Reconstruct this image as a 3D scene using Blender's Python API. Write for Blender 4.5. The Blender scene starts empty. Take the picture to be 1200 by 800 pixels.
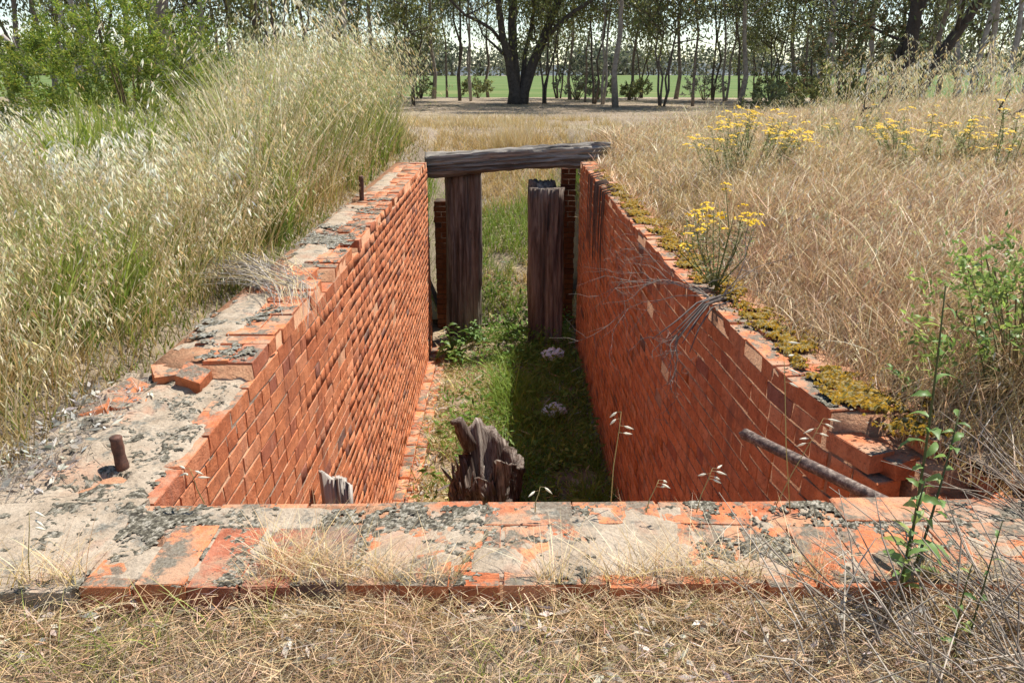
import bpy, bmesh, math, random
import numpy as np
from mathutils import Vector, Matrix

SC = bpy.context.scene
COL = SC.collection
R = math.radians
rng = np.random.default_rng(7)
random.seed(7)

# ------------------------------------------------------------------ camera, sky, sun, exposure
EYE = 1.1                       # metres above the top of the brickwork
PITCH, YAW, FPX = 19.2, -0.64, 900.0
cam_d = bpy.data.cameras.new('camera'); cam = bpy.data.objects.new('camera', cam_d); COL.objects.link(cam)
cam.location = (0, 0, EYE); cam.rotation_euler = (R(90 - PITCH), 0, R(YAW))
cam_d.sensor_width = 36; cam_d.lens = 36 * FPX / 1200
cam_d.clip_start = .02; cam_d.clip_end = 4000
SC.camera = cam

SUN_DIR = Vector((.39, .33, 1.0)).normalized()
elev = math.asin(SUN_DIR.z); azim = math.atan2(SUN_DIR.x, SUN_DIR.y)
world = bpy.data.worlds.new('World'); SC.world = world; world.use_nodes = True
wn = world.node_tree; wn.nodes.clear()
sky = wn.nodes.new('ShaderNodeTexSky'); sky.sky_type = 'NISHITA'; sky.sun_disc = False
sky.sun_elevation = elev; sky.sun_rotation = azim
sky.air_density = 1.0; sky.dust_density = .1; sky.ozone_density = 1.0
bg = wn.nodes.new('ShaderNodeBackground'); bg.inputs['Strength'].default_value = .10
wo = wn.nodes.new('ShaderNodeOutputWorld')
wn.links.new(sky.outputs[0], bg.inputs[0]); wn.links.new(bg.outputs[0], wo.inputs[0])
sl = bpy.data.lights.new('sun', 'SUN'); sl.energy = 5.0; sl.angle = R(.55); sl.color = (1, .955, .88)
sun = bpy.data.objects.new('sun', sl); COL.objects.link(sun); sun.location = (8, 8, 20)
sun.rotation_euler = SUN_DIR.to_track_quat('Z', 'Y').to_euler()
SC.view_settings.view_transform = 'Standard'; SC.view_settings.look = 'None'
SC.view_settings.exposure = 0.82; SC.view_settings.gamma = 1
SC.cycles.max_bounces = 7; SC.cycles.diffuse_bounces = 5; SC.cycles.transmission_bounces = 4
SC.cycles.transparent_max_bounces = 4; SC.cycles.glossy_bounces = 2
SC.cycles.use_denoising = True

# a pixel of the 1200 x 800 photograph -> a place in the world
CM = cam.rotation_euler.to_matrix()
def ray(px, py): return (CM @ Vector(((px - 600) / FPX, -(py - 400) / FPX, -1))).normalized()
def at(px, py, z=0.0):
    d = ray(px, py); t = (z - EYE) / d.z
    return Vector((d.x * t, d.y * t, z))
def atY(px, py, Y):
    d = ray(px, py); t = Y / d.y
    return Vector((d.x * t, Y, EYE + d.z * t))
FW = CM @ Vector((0, 0, -1)); RT = CM @ Vector((1, 0, 0)); UPV = CM @ Vector((0, 1, 0))
def project(P):
    P = np.atleast_2d(np.asarray(P, float)) - np.array([0, 0, EYE])
    z = P @ np.array(FW); return 600 + FPX * (P @ np.array(RT)) / z, 400 - FPX * (P @ np.array(UPV)) / z, z

# ------------------------------------------------------------------ small helpers
def link(o, parent=None):
    COL.objects.link(o)
    if parent is not None: o.parent = parent
    return o
def tag(o, label=None, cat=None, group=None, kind=None):
    if label: o['label'] = label
    if cat: o['category'] = cat
    if group: o['group'] = group
    if kind: o['kind'] = kind
    return o
def empty(name, loc, label, cat, group=None, rz=0):
    o = bpy.data.objects.new(name, None); link(o); o.location = loc; o.rotation_euler.z = rz
    o.empty_display_size = .1
    return tag(o, label, cat, group)
def vnoise(x, y, seed=0):
    x = np.asarray(x, float); y = np.asarray(y, float)
    xi = np.floor(x).astype(np.int64); yi = np.floor(y).astype(np.int64); fx = x - xi; fy = y - yi
    fx = fx * fx * (3 - 2 * fx); fy = fy * fy * (3 - 2 * fy)
    def h(a, b):
        n = (a * 374761393 + b * 668265263 + seed * 974634721) & 0x7fffffff
        n = ((n ^ (n >> 13)) * 1274126177) & 0x7fffffff
        return ((n ^ (n >> 16)) & 0xffff) / 65535.0
    return (h(xi, yi) * (1 - fx) + h(xi + 1, yi) * fx) * (1 - fy) + (h(xi, yi + 1) * (1 - fx) + h(xi + 1, yi + 1) * fx) * fy
def fbm(x, y, seed=0, o=3):
    s = 0; a = .5; t = 0
    for i in range(o):
        s = s + a * vnoise(np.asarray(x) * 2 ** i, np.asarray(y) * 2 ** i, seed + i); t += a; a *= .5
    return s / t

class Geo:
    """collects vertices, quads, triangles and point colours; build() makes ONE mesh object"""
    def __init__(s): s.v = []; s.q = []; s.t = []; s.c = []; s.n = 0
    def add(s, v, q=None, t=None, c=None):
        v = np.asarray(v, np.float32).reshape(-1, 3)
        if q is not None and len(q): s.q.append(np.asarray(q, np.int32).reshape(-1, 4) + s.n)
        if t is not None and len(t): s.t.append(np.asarray(t, np.int32).reshape(-1, 3) + s.n)
        if c is None: c = np.ones((len(v), 3))
        c = np.asarray(c, np.float32)
        if c.ndim == 1: c = np.tile(c, (len(v), 1))
        s.v.append(v); s.c.append(c); s.n += len(v)
        return s
    def tube(s, pts, rad, n=6, col=None, cap=True, squash=None, rough=0):
        pts = [Vector(p) for p in pts]; m = len(pts)
        if not hasattr(rad, '__len__'): rad = [rad] * m
        V = []; prev = None
        for i, p in enumerate(pts):
            d = (pts[min(i + 1, m - 1)] - pts[max(i - 1, 0)])
            d = d.normalized() if d.length > 1e-9 else Vector((0, 0, 1))
            if prev is None:
                a = d.orthogonal().normalized()
            else:
                a = (prev - d * prev.dot(d)); a = a.normalized() if a.length > 1e-6 else d.orthogonal().normalized()
            prev = a; b = d.cross(a)
            for k in range(n):
                th = 2 * math.pi * k / n; rr = rad[i] * (1 + rough * (random.random() - .5))
                V.append(p + (a * math.cos(th) + b * math.sin(th)) * rr)
        Q = []
        for i in range(m - 1):
            for k in range(n):
                k2 = (k + 1) % n; Q.append((i * n + k, i * n + k2, (i + 1) * n + k2, (i + 1) * n + k))
        T = []
        if cap:
            V.append(pts[-1]); e = len(V) - 1
            T = [((m - 1) * n + k, (m - 1) * n + (k + 1) % n, e) for k in range(n)]
            V.append(pts[0]); e = len(V) - 1
            T += [((k + 1) % n, k, e) for k in range(n)]
        return s.add([tuple(v) for v in V], Q, T, col)
    def box(s, a, b, col=None):
        x0, y0, z0 = a; x1, y1, z1 = b
        v = [(x0, y0, z0), (x1, y0, z0), (x1, y1, z0), (x0, y1, z0), (x0, y0, z1), (x1, y0, z1), (x1, y1, z1), (x0, y1, z1)]
        return s.add(v, [(0, 3, 2, 1), (4, 5, 6, 7), (0, 1, 5, 4), (1, 2, 6, 5), (2, 3, 7, 6), (3, 0, 4, 7)], None, col)
    def mesh(s, name, mat, smooth=False):
        me = bpy.data.meshes.new(name)
        V = np.concatenate(s.v); C = np.concatenate(s.c)
        q = np.concatenate(s.q) if s.q else np.zeros((0, 4), np.int32)
        t = np.concatenate(s.t) if s.t else np.zeros((0, 3), np.int32)
        me.vertices.add(len(V)); me.vertices.foreach_set('co', V.ravel())
        nl = q.size + t.size; me.loops.add(nl); me.polygons.add(len(q) + len(t))
        me.loops.foreach_set('vertex_index', np.concatenate([q.ravel(), t.ravel()]).astype(np.int32))
        st = np.concatenate([np.arange(len(q)) * 4, q.size + np.arange(len(t)) * 3]).astype(np.int32)
        me.polygons.foreach_set('loop_start', st)
        if smooth: me.polygons.foreach_set('use_smooth', np.ones(len(st), bool))
        me.update(calc_edges=True)
        ca = me.color_attributes.new('col', 'FLOAT_COLOR', 'POINT')
        ca.data.foreach_set('color', np.concatenate([C, np.ones((len(C), 1), np.float32)], 1).astype(np.float32).ravel())
        me.materials.append(mat)
        return me
    def build(s, name, mat, parent=None, smooth=False):
        return link(bpy.data.objects.new(name, s.mesh(name, mat, smooth)), parent)

def blades(g, P, h, w, az, lean, curve, c0, c1, segs=2, face=None, wpow=1.4):
    """N grass blades at once; colours run from c0 at the root to c1 at the tip"""
    N = len(P)
    if N == 0: return
    h, w, az, lean, curve = [np.broadcast_to(np.asarray(a, float), (N,)) for a in (h, w, az, lean, curve)]
    if face is None: face = rng.uniform(0, 2 * np.pi, N)
    t = np.linspace(0, 1, segs + 1)[None, :]
    hor = h[:, None] * (lean[:, None] * t + curve[:, None] * t * t)
    slope = lean[:, None] + 2 * curve[:, None] * t
    ver = h[:, None] * (t - .33 * np.abs(curve[:, None]) * t ** 2.2 * 1.1)
    cx = P[:, 0:1] + np.cos(az)[:, None] * hor; cy = P[:, 1:2] + np.sin(az)[:, None] * hor; cz = P[:, 2:3] + ver
    ww = (w[:, None] * .5) * (1 - .75 * t ** wpow)
    dx = np.cos(face)[:, None] * ww; dy = np.sin(face)[:, None] * ww
    L = np.stack([cx - dx, cy - dy, cz], -1)[:, :segs]; Rr = np.stack([cx + dx, cy + dy, cz], -1)[:, :segs]
    tip = np.stack([cx, cy, cz], -1)[:, segs:]
    V = np.concatenate([np.stack([L, Rr], 2).reshape(N, 2 * segs, 3), tip], 1)
    m = 2 * segs + 1
    base = (np.arange(N) * m)[:, None]
    Q = np.concatenate([np.stack([base[:, 0] + 2 * i, base[:, 0] + 2 * i + 1, base[:, 0] + 2 * i + 3, base[:, 0] + 2 * i + 2], 1) for i in range(segs - 1)]) if segs > 1 else None
    T = np.stack([base[:, 0] + 2 * segs - 2, base[:, 0] + 2 * segs - 1, base[:, 0] + 2 * segs], 1)
    tt = np.concatenate([np.repeat(np.linspace(0, 1, segs + 1)[:segs], 2), [1]])[None, :, None]
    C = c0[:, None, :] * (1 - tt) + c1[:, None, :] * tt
    g.add(V.reshape(-1, 3), Q, T, C.reshape(-1, 3))

def leaves(g, P, D, L, W, col, roll=None):
    """N rhombic leaves at P pointing along D (kinked along the midrib)"""
    N = len(P); D = D / (np.linalg.norm(D, axis=1, keepdims=True) + 1e-9)
    A = rng.normal(size=(N, 3)); S = np.cross(D, A); S /= (np.linalg.norm(S, axis=1, keepdims=True) + 1e-9)
    L = np.broadcast_to(np.asarray(L, float), (N,))[:, None]; W = np.broadcast_to(np.asarray(W, float), (N,))[:, None]
    V = np.stack([P, P + D * L * .45 + S * W * .5, P + D * L, P + D * L * .45 - S * W * .5], 1)
    Q = np.arange(N * 4).reshape(N, 4)
    g.add(V.reshape(-1, 3), Q, None, np.repeat(col, 4, axis=0))

def pick(pal, N, jit=.15):
    pal = np.asarray(pal, float); c = pal[rng.integers(0, len(pal), N)]
    return np.clip(c * (1 + rng.normal(0, jit, (N, 1))) * (1 + rng.normal(0, jit * .3, (N, 3))), .005, .95)

# ------------------------------------------------------------------ materials
def new_mat(name):
    m = bpy.data.materials.new(name); m.use_nodes = True; nt = m.node_tree; nt.nodes.clear()
    return m, nt, nt.nodes.new, nt.links.new
def out_principled(nt, rough=.8, spec=.3):
    o = nt.nodes.new('ShaderNodeOutputMaterial'); p = nt.nodes.new('ShaderNodeBsdfPrincipled')
    p.inputs['Roughness'].default_value = rough; p.inputs['Specular IOR Level'].default_value = spec
    nt.links.new(p.outputs[0], o.inputs[0]); return p
def noise(nt, scale, detail=4, rough=.6, vec=None, dist=0):
    n = nt.nodes.new('ShaderNodeTexNoise'); n.inputs['Scale'].default_value = scale
    n.inputs['Detail'].default_value = detail; n.inputs['Roughness'].default_value = rough; n.inputs['Distortion'].default_value = dist
    if vec is not None: nt.links.new(vec, n.inputs['Vector'])
    return n
def ramp(nt, fac, stops, interp='LINEAR'):
    r = nt.nodes.new('ShaderNodeValToRGB'); e = r.color_ramp.elements; r.color_ramp.interpolation = interp
    while len(e) < len(stops): e.new(.5)
    for k, (p, c) in enumerate(stops):
        e[k].position = p; e[k].color = (*c, 1) if hasattr(c, '__len__') else (c, c, c, 1)
    nt.links.new(fac, r.inputs[0]); return r
def mix(nt, fac, a, b, mode='MIX'):
    m = nt.nodes.new('ShaderNodeMix'); m.data_type = 'RGBA'; m.blend_type = mode
    for s, v in ((m.inputs[0], fac), (m.inputs[6], a), (m.inputs[7], b)):
        if isinstance(v, (int, float)): s.default_value = v
        elif isinstance(v, tuple): s.default_value = (*v, 1)
        else: nt.links.new(v, s)
    return m.outputs[2]
def math_n(nt, op, a, b=0.0, clamp=False):
    m = nt.nodes.new('ShaderNodeMath'); m.operation = op; m.use_clamp = clamp
    for s, v in ((m.inputs[0], a), (m.inputs[1], b)):
        if isinstance(v, (int, float)): s.default_value = v
        else: nt.links.new(v, s)
    return m.outputs[0]
def bump(nt, p, h, strength=.5, dist=.01):
    b = nt.nodes.new('ShaderNodeBump'); b.inputs['Strength'].default_value = strength; b.inputs['Distance'].default_value = dist
    nt.links.new(h, b.inputs['Height']); nt.links.new(b.outputs[0], p.inputs['Normal'])
def geom(nt): return nt.nodes.new('ShaderNodeNewGeometry')

def mat_plant(name, trans=.35, rough=.6, spec=.25):
    m, nt, N, L = new_mat(name)
    a = N('ShaderNodeAttribute'); a.attribute_name = 'col'
    p = N('ShaderNodeBsdfPrincipled'); p.inputs['Roughness'].default_value = rough; p.inputs['Specular IOR Level'].default_value = spec
    t = N('ShaderNodeBsdfTranslucent'); mx = N('ShaderNodeMixShader'); mx.inputs[0].default_value = trans; o = N('ShaderNodeOutputMaterial')
    L(a.outputs['Color'], p.inputs['Base Color']); L(a.outputs['Color'], t.inputs['Color'])
    L(p.outputs[0], mx.inputs[1]); L(t.outputs[0], mx.inputs[2]); L(mx.outputs[0], o.inputs[0])
    return m
def mat_col(name, rough=.9, spec=.2, nscale=60, amt=.35, bs=.5, bd=.004):
    """takes the piece's own colour, with grain"""
    m, nt, N, L = new_mat(name); p = out_principled(nt, rough, spec)
    a = N('ShaderNodeAttribute'); a.attribute_name = 'col'; g = geom(nt)
    n = noise(nt, nscale, 5, .65, g.outputs['Position'])
    f = ramp(nt, n.outputs[0], [(.25, 1 - amt), (.75, 1 + amt * .6)])
    L(mix(nt, 1.0, a.outputs['Color'], f.outputs[0], 'MULTIPLY'), p.inputs['Base Color'])
    bump(nt, p, n.outputs[0], bs, bd); return m

def lichen_mask(nt, pos, lo=.485, hi=.54):
    a = noise(nt, 6.5, 5, .6, pos, .4); b = noise(nt, 60, 4, .7, pos); c = noise(nt, 20, 4, .7, pos, .6)
    f = math_n(nt, 'ADD', math_n(nt, 'MULTIPLY', a.outputs[0], .55), math_n(nt, 'ADD', math_n(nt, 'MULTIPLY', b.outputs[0], .18), math_n(nt, 'MULTIPLY', c.outputs[0], .27)))
    return ramp(nt, f, [(lo, 0), (hi, .92)]).outputs[0]
def mat_brick(tint=None):
    m, nt, N, L = new_mat('brick'); p = out_principled(nt, .9, .2)
    g = geom(nt); pos = g.outputs['Position']
    oi = N('ShaderNodeObjectInfo'); at_ = N('ShaderNodeAttribute'); at_.attribute_name = 'col'
    sp = N('ShaderNodeSeparateColor'); L(at_.outputs['Color'], sp.inputs[0])
    v = math_n(nt, 'FRACT', math_n(nt, 'ADD', oi.outputs['Random'], sp.outputs[0]))
    base = ramp(nt, v, [(0, (.46, .14, .06)), (.2, (.56, .19, .08)), (.45, (.62, .225, .10)), (.62, (.53, .17, .072)), (.8, (.64, .26, .13)), (.93, (.46, .15, .07)), (.975, (.36, .12, .07)), (1, (.19, .11, .085))])
    n1 = noise(nt, 17, 7, .75, pos, .6); n2 = noise(nt, 95, 5, .75, pos); n3 = noise(nt, 2.3, 6, .65, pos); n6 = noise(nt, 42, 4, .7, pos, .5)
    c = mix(nt, 1.0, base.outputs[0], ramp(nt, n1.outputs[0], [(.28, (.52, .47, .45)), (.5, (1, .98, .96)), (.72, (1.28, 1.42, 1.45))]).outputs[0], 'MULTIPLY')
    # pits and soot flecks, pale lime bloom in patches
    c = mix(nt, ramp(nt, n2.outputs[0], [(.33, .8), (.44, 0)]).outputs[0], c, (.14, .055, .04))
    c = mix(nt, ramp(nt, n6.outputs[0], [(.60, 0), (.70, .5)]).outputs[0], c, (.62, .30, .17))
    c = mix(nt, ramp(nt, n3.outputs[0], [(.30, .55), (.42, 0)]).outputs[0], c, (.22, .085, .055))
    lime = math_n(nt, 'MULTIPLY', ramp(nt, n3.outputs[0], [(.58, 0), (.72, .55)]).outputs[0], ramp(nt, n1.outputs[0], [(.4, 0), (.65, 1)]).outputs[0])
    c = mix(nt, math_n(nt, 'MULTIPLY', lime, .6), c, (.62, .40, .30))
    sz = N('ShaderNodeSeparateXYZ'); L(pos, sz.inputs[0])
    mp = N('ShaderNodeMapping'); mp.inputs['Scale'].default_value = (5, 5, .8); L(pos, mp.inputs[0]); runs = noise(nt, 1, 5, .65, mp.outputs[0])
    c = mix(nt, ramp(nt, runs.outputs[0], [(.58, 0), (.70, .28)]).outputs[0], c, (.60, .38, .27))
    c = mix(nt, ramp(nt, runs.outputs[0], [(.30, .5), (.40, 0)]).outputs[0], c, (.15, .075, .055))
    # mortar smears and lichen on the upward faces
    sx = N('ShaderNodeSeparateXYZ'); L(g.outputs['True Normal'], sx.inputs[0])
    up = ramp(nt, sx.outputs[2], [(.75, 0), (.9, 1)]).outputs[0]
    n4 = noise(nt, 5.5, 6, .62, pos, .4); n5 = noise(nt, 13, 5, .7, pos, .3)
    c = mix(nt, math_n(nt, 'MULTIPLY', up, ramp(nt, n4.outputs[0], [(.46, 0), (.58, .75)]).outputs[0]), c, (.40, .285, .19))
    c = mix(nt, math_n(nt, 'MULTIPLY', up, lichen_mask(nt, pos)), c, ramp(nt, n2.outputs[0], [(.3, (.07, .062, .048)), (.5, (.16, .145, .11)), (.7, (.27, .25, .20))]).outputs[0])
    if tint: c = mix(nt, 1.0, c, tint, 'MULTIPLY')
    L(c, p.inputs['Base Color'])
    h = math_n(nt, 'ADD', n1.outputs[0], math_n(nt, 'MULTIPLY', n2.outputs[0], .6))
    bump(nt, p, h, .95, .010); return m
def mat_mortar(name, a, b, dark=(.12, .10, .08), lich=False):
    m, nt, N, L = new_mat(name); p = out_principled(nt, .95, .15); g = geom(nt); pos = g.outputs['Position']
    n1 = noise(nt, 9, 6, .65, pos); n2 = noise(nt, 90, 4, .7, pos); n3 = noise(nt, 16, 6, .75, pos, .8)
    c = ramp(nt, n1.outputs[0], [(.3, a), (.7, b)]).outputs[0]
    c = mix(nt, 1.0, c, ramp(nt, n2.outputs[0], [(.3, .72), (.6, 1.08)]).outputs[0], 'MULTIPLY')
    c = mix(nt, ramp(nt, n3.outputs[0], [(.60, 0), (.66, .75)]).outputs[0], c, dark)
    if lich: c = mix(nt, lichen_mask(nt, pos, .53, .60), c, ramp(nt, n2.outputs[0], [(.3, (.07, .064, .052)), (.5, (.15, .14, .115)), (.7, (.27, .26, .22))]).outputs[0]); c = mix(nt, ramp(nt, noise(nt, 3.1, 5, .65, pos, .5).outputs[0], [(.53, 0), (.66, .55)]).outputs[0], c, (.42, .19, .11))
    L(c, p.inputs['Base Color'])
    bump(nt, p, math_n(nt, 'ADD', n2.outputs[0], math_n(nt, 'MULTIPLY', n1.outputs[0], 2.0)), .8, .008); return m
def mat_timber(name, stops, axis, fine=1.0):
    m, nt, N, L = new_mat(name); p = out_principled(nt, .9, .2)
    tc = N('ShaderNodeTexCoord'); mp = N('ShaderNodeMapping'); s = [26 * fine, 26 * fine, 26 * fine]; s[axis] = 1.6
    mp.inputs['Scale'].default_value = s; L(tc.outputs['Object'], mp.inputs['Vector'])
    n1 = noise(nt, 1, 7, .68, mp.outputs[0], .5); mp2 = N('ShaderNodeMapping'); s2 = [7, 7, 7]; s2[axis] = .7
    mp2.inputs['Scale'].default_value = s2; L(tc.outputs['Object'], mp2.inputs['Vector']); n2 = noise(nt, 1, 4, .6, mp2.outputs[0])
    f = math_n(nt, 'ADD', math_n(nt, 'MULTIPLY', n1.outputs[0], .6), math_n(nt, 'MULTIPLY', n2.outputs[0], .4))
    L(ramp(nt, f, stops).outputs[0], p.inputs['Base Color']); bump(nt, p, n1.outputs[0], 1.0, .012); return m

M = {}
M['brick'] = mat_brick(); M['brick_shaded'] = mat_brick((.26, .24, .23))  # second copy tinted dark: shade on the piers painted into the brick colour
M['joint'] = mat_mortar('mortar_joint', (.36, .165, .09), (.48, .28, .165), (.14, .07, .045))
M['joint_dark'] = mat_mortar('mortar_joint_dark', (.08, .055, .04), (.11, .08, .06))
M['bed'] = mat_mortar('mortar_bed', (.28, .215, .15), (.42, .345, .26), (.13, .12, .10), True)
M['grass'] = mat_plant('grass_blade', .38)
M['dry'] = mat_plant('dry_grass_blade', .30, .55, .3)
M['leaf'] = mat_plant('leaf', .5, .45, .4)
M['petal'] = mat_plant('petal', .25)
M['lichen'] = mat_col('lichen', .98, .05, 220, .75, 1.0, .006)
M['stone'] = mat_col('rubble', .95, .1, 40, .4, .8, .008)
M['twig'] = mat_col('twig', .9, .15, 50, .35)
M['bark'] = mat_col('bark', .95, .1, 9, .55, 1, .03)
M['beam'] = mat_timber('weathered_beam', [(.34, (.03, .026, .023)), (.48, (.17, .15, .13)), (.62, (.42, .385, .34))], 0)
M['post'] = mat_timber('post_timber', [(.34, (.025, .019, .016)), (.47, (.14, .105, .083)), (.64, (.36, .305, .25))], 2)
M['stump'] = mat_timber('rotten_timber', [(.38, (.016, .011, .009)), (.48, (.10, .07, .055)), (.64, (.33, .285, .24))], 2, 1.9)
M['pale_wood'] = mat_timber('bleached_timber', [(.3, (.12, .09, .07)), (.5, (.42, .38, .33)), (.7, (.66, .63, .58))], 2)

def mat_rust(name, stops, metal=.25):
    m, nt, N, L = new_mat(name); p = out_principled(nt, .7, .4); p.inputs['Metallic'].default_value = metal; g = geom(nt)
    n = noise(nt, 45, 6, .7, g.outputs['Position']); L(ramp(nt, n.outputs[0], stops).outputs[0], p.inputs['Base Color']); bump(nt, p, n.outputs[0], .6, .003); return m
M['rust'] = mat_rust('rusty_iron', [(.3, (.04, .025, .02)), (.55, (.13, .06, .04)), (.75, (.24, .11, .06))])
M['pipe'] = mat_rust('old_pipe', [(.35, (.03, .02, .017)), (.5, (.12, .08, .062)), (.65, (.30, .24, .19))], .1)
def mat_plastic():
    m, nt, N, L = new_mat('white_plastic'); p = out_principled(nt, .45, .5); g = geom(nt)
    n = noise(nt, 30, 4, .6, g.outputs['Position']); L(ramp(nt, n.outputs[0], [(.3, (.62, .66, .68)), (.6, (.86, .9, .92))]).outputs[0], p.inputs['Base Color']); return m
M['plastic'] = mat_plastic()

def mat_ground():
    m, nt, N, L = new_mat('ground'); p = out_principled(nt, .98, .1); g = geom(nt); pos = g.outputs['Position']
    n1 = noise(nt, .55, 6, .65, pos); n2 = noise(nt, 14, 6, .75, pos); n3 = noise(nt, .16, 5, .6, pos); n4 = noise(nt, 70, 3, .7, pos)
    mp = N('ShaderNodeMapping'); mp.inputs['Scale'].default_value = (.1, .75, 1); L(pos, mp.inputs[0]); n5 = noise(nt, 1, 5, .6, mp.outputs[0])
    c = ramp(nt, n1.outputs[0], [(.3, (.26, .195, .13)), (.5, (.37, .29, .20)), (.7, (.47, .38, .26))]).outputs[0]
    c = mix(nt, ramp(nt, n5.outputs[0], [(.42, 0), (.6, .65)]).outputs[0], c, (.29, .235, .19))
    c = mix(nt, ramp(nt, n3.outputs[0], [(.5, 0), (.68, .35)]).outputs[0], c, (.30, .28, .13))
    c = mix(nt, 1.0, c, ramp(nt, n2.outputs[0], [(.3, .62), (.65, 1.12)]).outputs[0], 'MULTIPLY')
    L(c, p.inputs['Base Color']); bump(nt, p, math_n(nt, 'ADD', n2.outputs[0], n4.outputs[0]), 1, .03); return m
M['ground'] = mat_ground()
def mat_simple_noise(name, stops, scale, stretch=(1, 1, 1), rough=.95, bd=.02):
    m, nt, N, L = new_mat(name); p = out_principled(nt, rough, .1); g = geom(nt)
    mp = N('ShaderNodeMapping'); mp.inputs['Scale'].default_value = stretch; L(g.outputs['Position'], mp.inputs[0])
    n = noise(nt, scale, 7, .68, mp.outputs[0]); L(ramp(nt, n.outputs[0], stops).outputs[0], p.inputs['Base Color']); bump(nt, p, n.outputs[0], .8, bd); return m
M['floor'] = mat_simple_noise('trench_soil', [(.3, (.10, .075, .05)), (.5, (.22, .165, .11)), (.7, (.36, .28, .19))], 6)
M['field'] = mat_simple_noise('crop', [(.32, (.075, .115, .03)), (.5, (.10, .145, .042)), (.66, (.17, .18, .07))], .25, (.25, 1.4, 1))
M['hill'] = mat_simple_noise('hill', [(.3, (.06, .075, .085)), (.6, (.10, .11, .11)), (.8, (.16, .155, .13))], .03)

# ------------------------------------------------------------------ the lie of the land
XL = -1.02                               # inner face of the left wall
YN, YF = 1.84, 10.5                      # inner face of the front wall, far end of the side walls
ZF = -2.65                               # trench floor
_ys = [0, 1.84, 2.19, 2.45, 2.86, 3.49, 4.4, 6.9, 10.5, 14]
_xs = [1.36, 1.30, 1.22, 1.13, 1.075, 1.052, 1.01, 1.0, 1.03, 1.05]
def xr(Y): return np.interp(Y, _ys, _xs)  # inner face of the right wall, which bows outwards at the near end
def smooth(a, b, x): t = np.clip((np.asarray(x, float) - a) / (b - a), 0, 1); return t * t * (3 - 2 * t)
RAMP0, RAMP1 = 11.4, 17.5
def hgt(X, Y):
    """height of the open ground"""
    X = np.asarray(X, float); Y = np.asarray(Y, float)
    far = 1 - smooth(10.5, 14.5, Y)
    s = np.clip(-1.42 - X, 0, None); left = .24 * (1 - np.exp(-s / 1.1)) * (1 - smooth(11, 15, Y)) * smooth(.5, 1.6, s * 2 + .4)
    s2 = np.clip(X - xr(np.clip(Y, 0, 14)) - .28, 0, None); right = (.62 * (1 - np.exp(-s2 / 1.7)) * far) * smooth(.9, 2.6, Y + s2 * .8)
    near = -(.045 + .08 * (1 - smooth(.9, 1.45, Y))) * (1 - smooth(1.35, 1.75, Y)) * (1 - smooth(1.3, 2.2, np.abs(X)) * .6)
    near = near - .075 * smooth(-1.85, -1.6, X) * (X < 0) * smooth(1.4, 1.7, Y) * (1 - smooth(10.3, 11, Y))
    base = left + right + near - .035 + .05 * (fbm(X * .8, Y * .8, 3) - .5) + .22 * (fbm(X * .09 + 4, Y * .09, 9) - .5) * smooth(14, 30, Y)
    inside = smooth(-1.65, -1.0, X) * (1 - smooth(1.0, 1.65, X)) * smooth(11.0, 11.3, Y)
    rp = ZF + (0 - ZF) * np.clip((Y - RAMP0) / (RAMP1 - RAMP0), 0, 1) ** .8
    return base * (1 - inside) + np.minimum(rp - .03 * (Y < 12.2), base) * inside

def ground_sheet():
    xl = np.concatenate([-np.geomspace(900, 9, 16), np.linspace(-8.4, -1.6, 26), [-1.5, -1.4, -1.3]])
    mid = np.linspace(0, 1, 9)
    xo = np.concatenate([[.0, .1, .2, .32], np.linspace(.5, 8, 28), np.geomspace(8.8, 900, 16)])
    ys = np.concatenate([np.linspace(-6, 1.0, 8), np.linspace(1.1, 1.66, 7), np.linspace(1.9, 11.3, 40), np.linspace(11.5, 20, 35), np.linspace(20.6, 45, 40), np.geomspace(47, 1500, 16)])
    XX = []; 
    for y in ys:
        a = xl[-1]; b = float(xr(y)) + .22
        XX.append(np.concatenate([xl, a + (b - a) * mid[1:-1], b + xo]))
    X = np.array(XX); Y = np.repeat(ys[:, None], X.shape[1], 1); Z = hgt(X, Y)
    ny, nx = X.shape; i0 = len(xl) - 1; i1 = i0 + len(mid) - 1
    Q = []
    for j in range(ny - 1):
        for i in range(nx - 1):
            if i0 <= i < i1 and ys[j] >= 1.65 and ys[j + 1] <= 11.6: continue
            Q.append((j * nx + i, j * nx + i + 1, (j + 1) * nx + i + 1, (j + 1) * nx + i))
    g = Geo(); g.add(np.stack([X, Y, Z], -1).reshape(-1, 3), Q)
    tag(g.build('ground', M['ground'], smooth=True), kind='structure')
ground_sheet()

def grid_sheet(name, xs, ys, zf, mat, skirt=None, parent=None, smooth_=True, wob=0):
    X, Y = np.meshgrid(xs, ys); ny, nx = X.shape
    if wob: X = X + wob * (vnoise(X * 9 + 3, Y * 9, 41) - .5); Y = Y + wob * (vnoise(X * 9, Y * 9 + 7, 42) - .5)
    Z = zf(X, Y); g = Geo(); V = np.stack([X, Y, Z], -1).reshape(-1, 3)
    Q = [(j * nx + i, j * nx + i + 1, (j + 1) * nx + i + 1, (j + 1) * nx + i) for j in range(ny - 1) for i in range(nx - 1)]
    g.add(V, Q)
    if skirt is not None:
        ring = [i for i in range(nx)] + [j * nx + nx - 1 for j in range(1, ny)] + [(ny - 1) * nx + i for i in range(nx - 2, -1, -1)] + [j * nx for j in range(ny - 2, 0, -1)]
        top = V[ring]; bot = top.copy(); bot[:, 2] = skirt; n = len(ring)
        g.add(np.concatenate([top, bot]), [(k, n + k, n + (k + 1) % n, (k + 1) % n) for k in range(n)])
    return g.build(name, mat, parent, smooth_)
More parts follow.
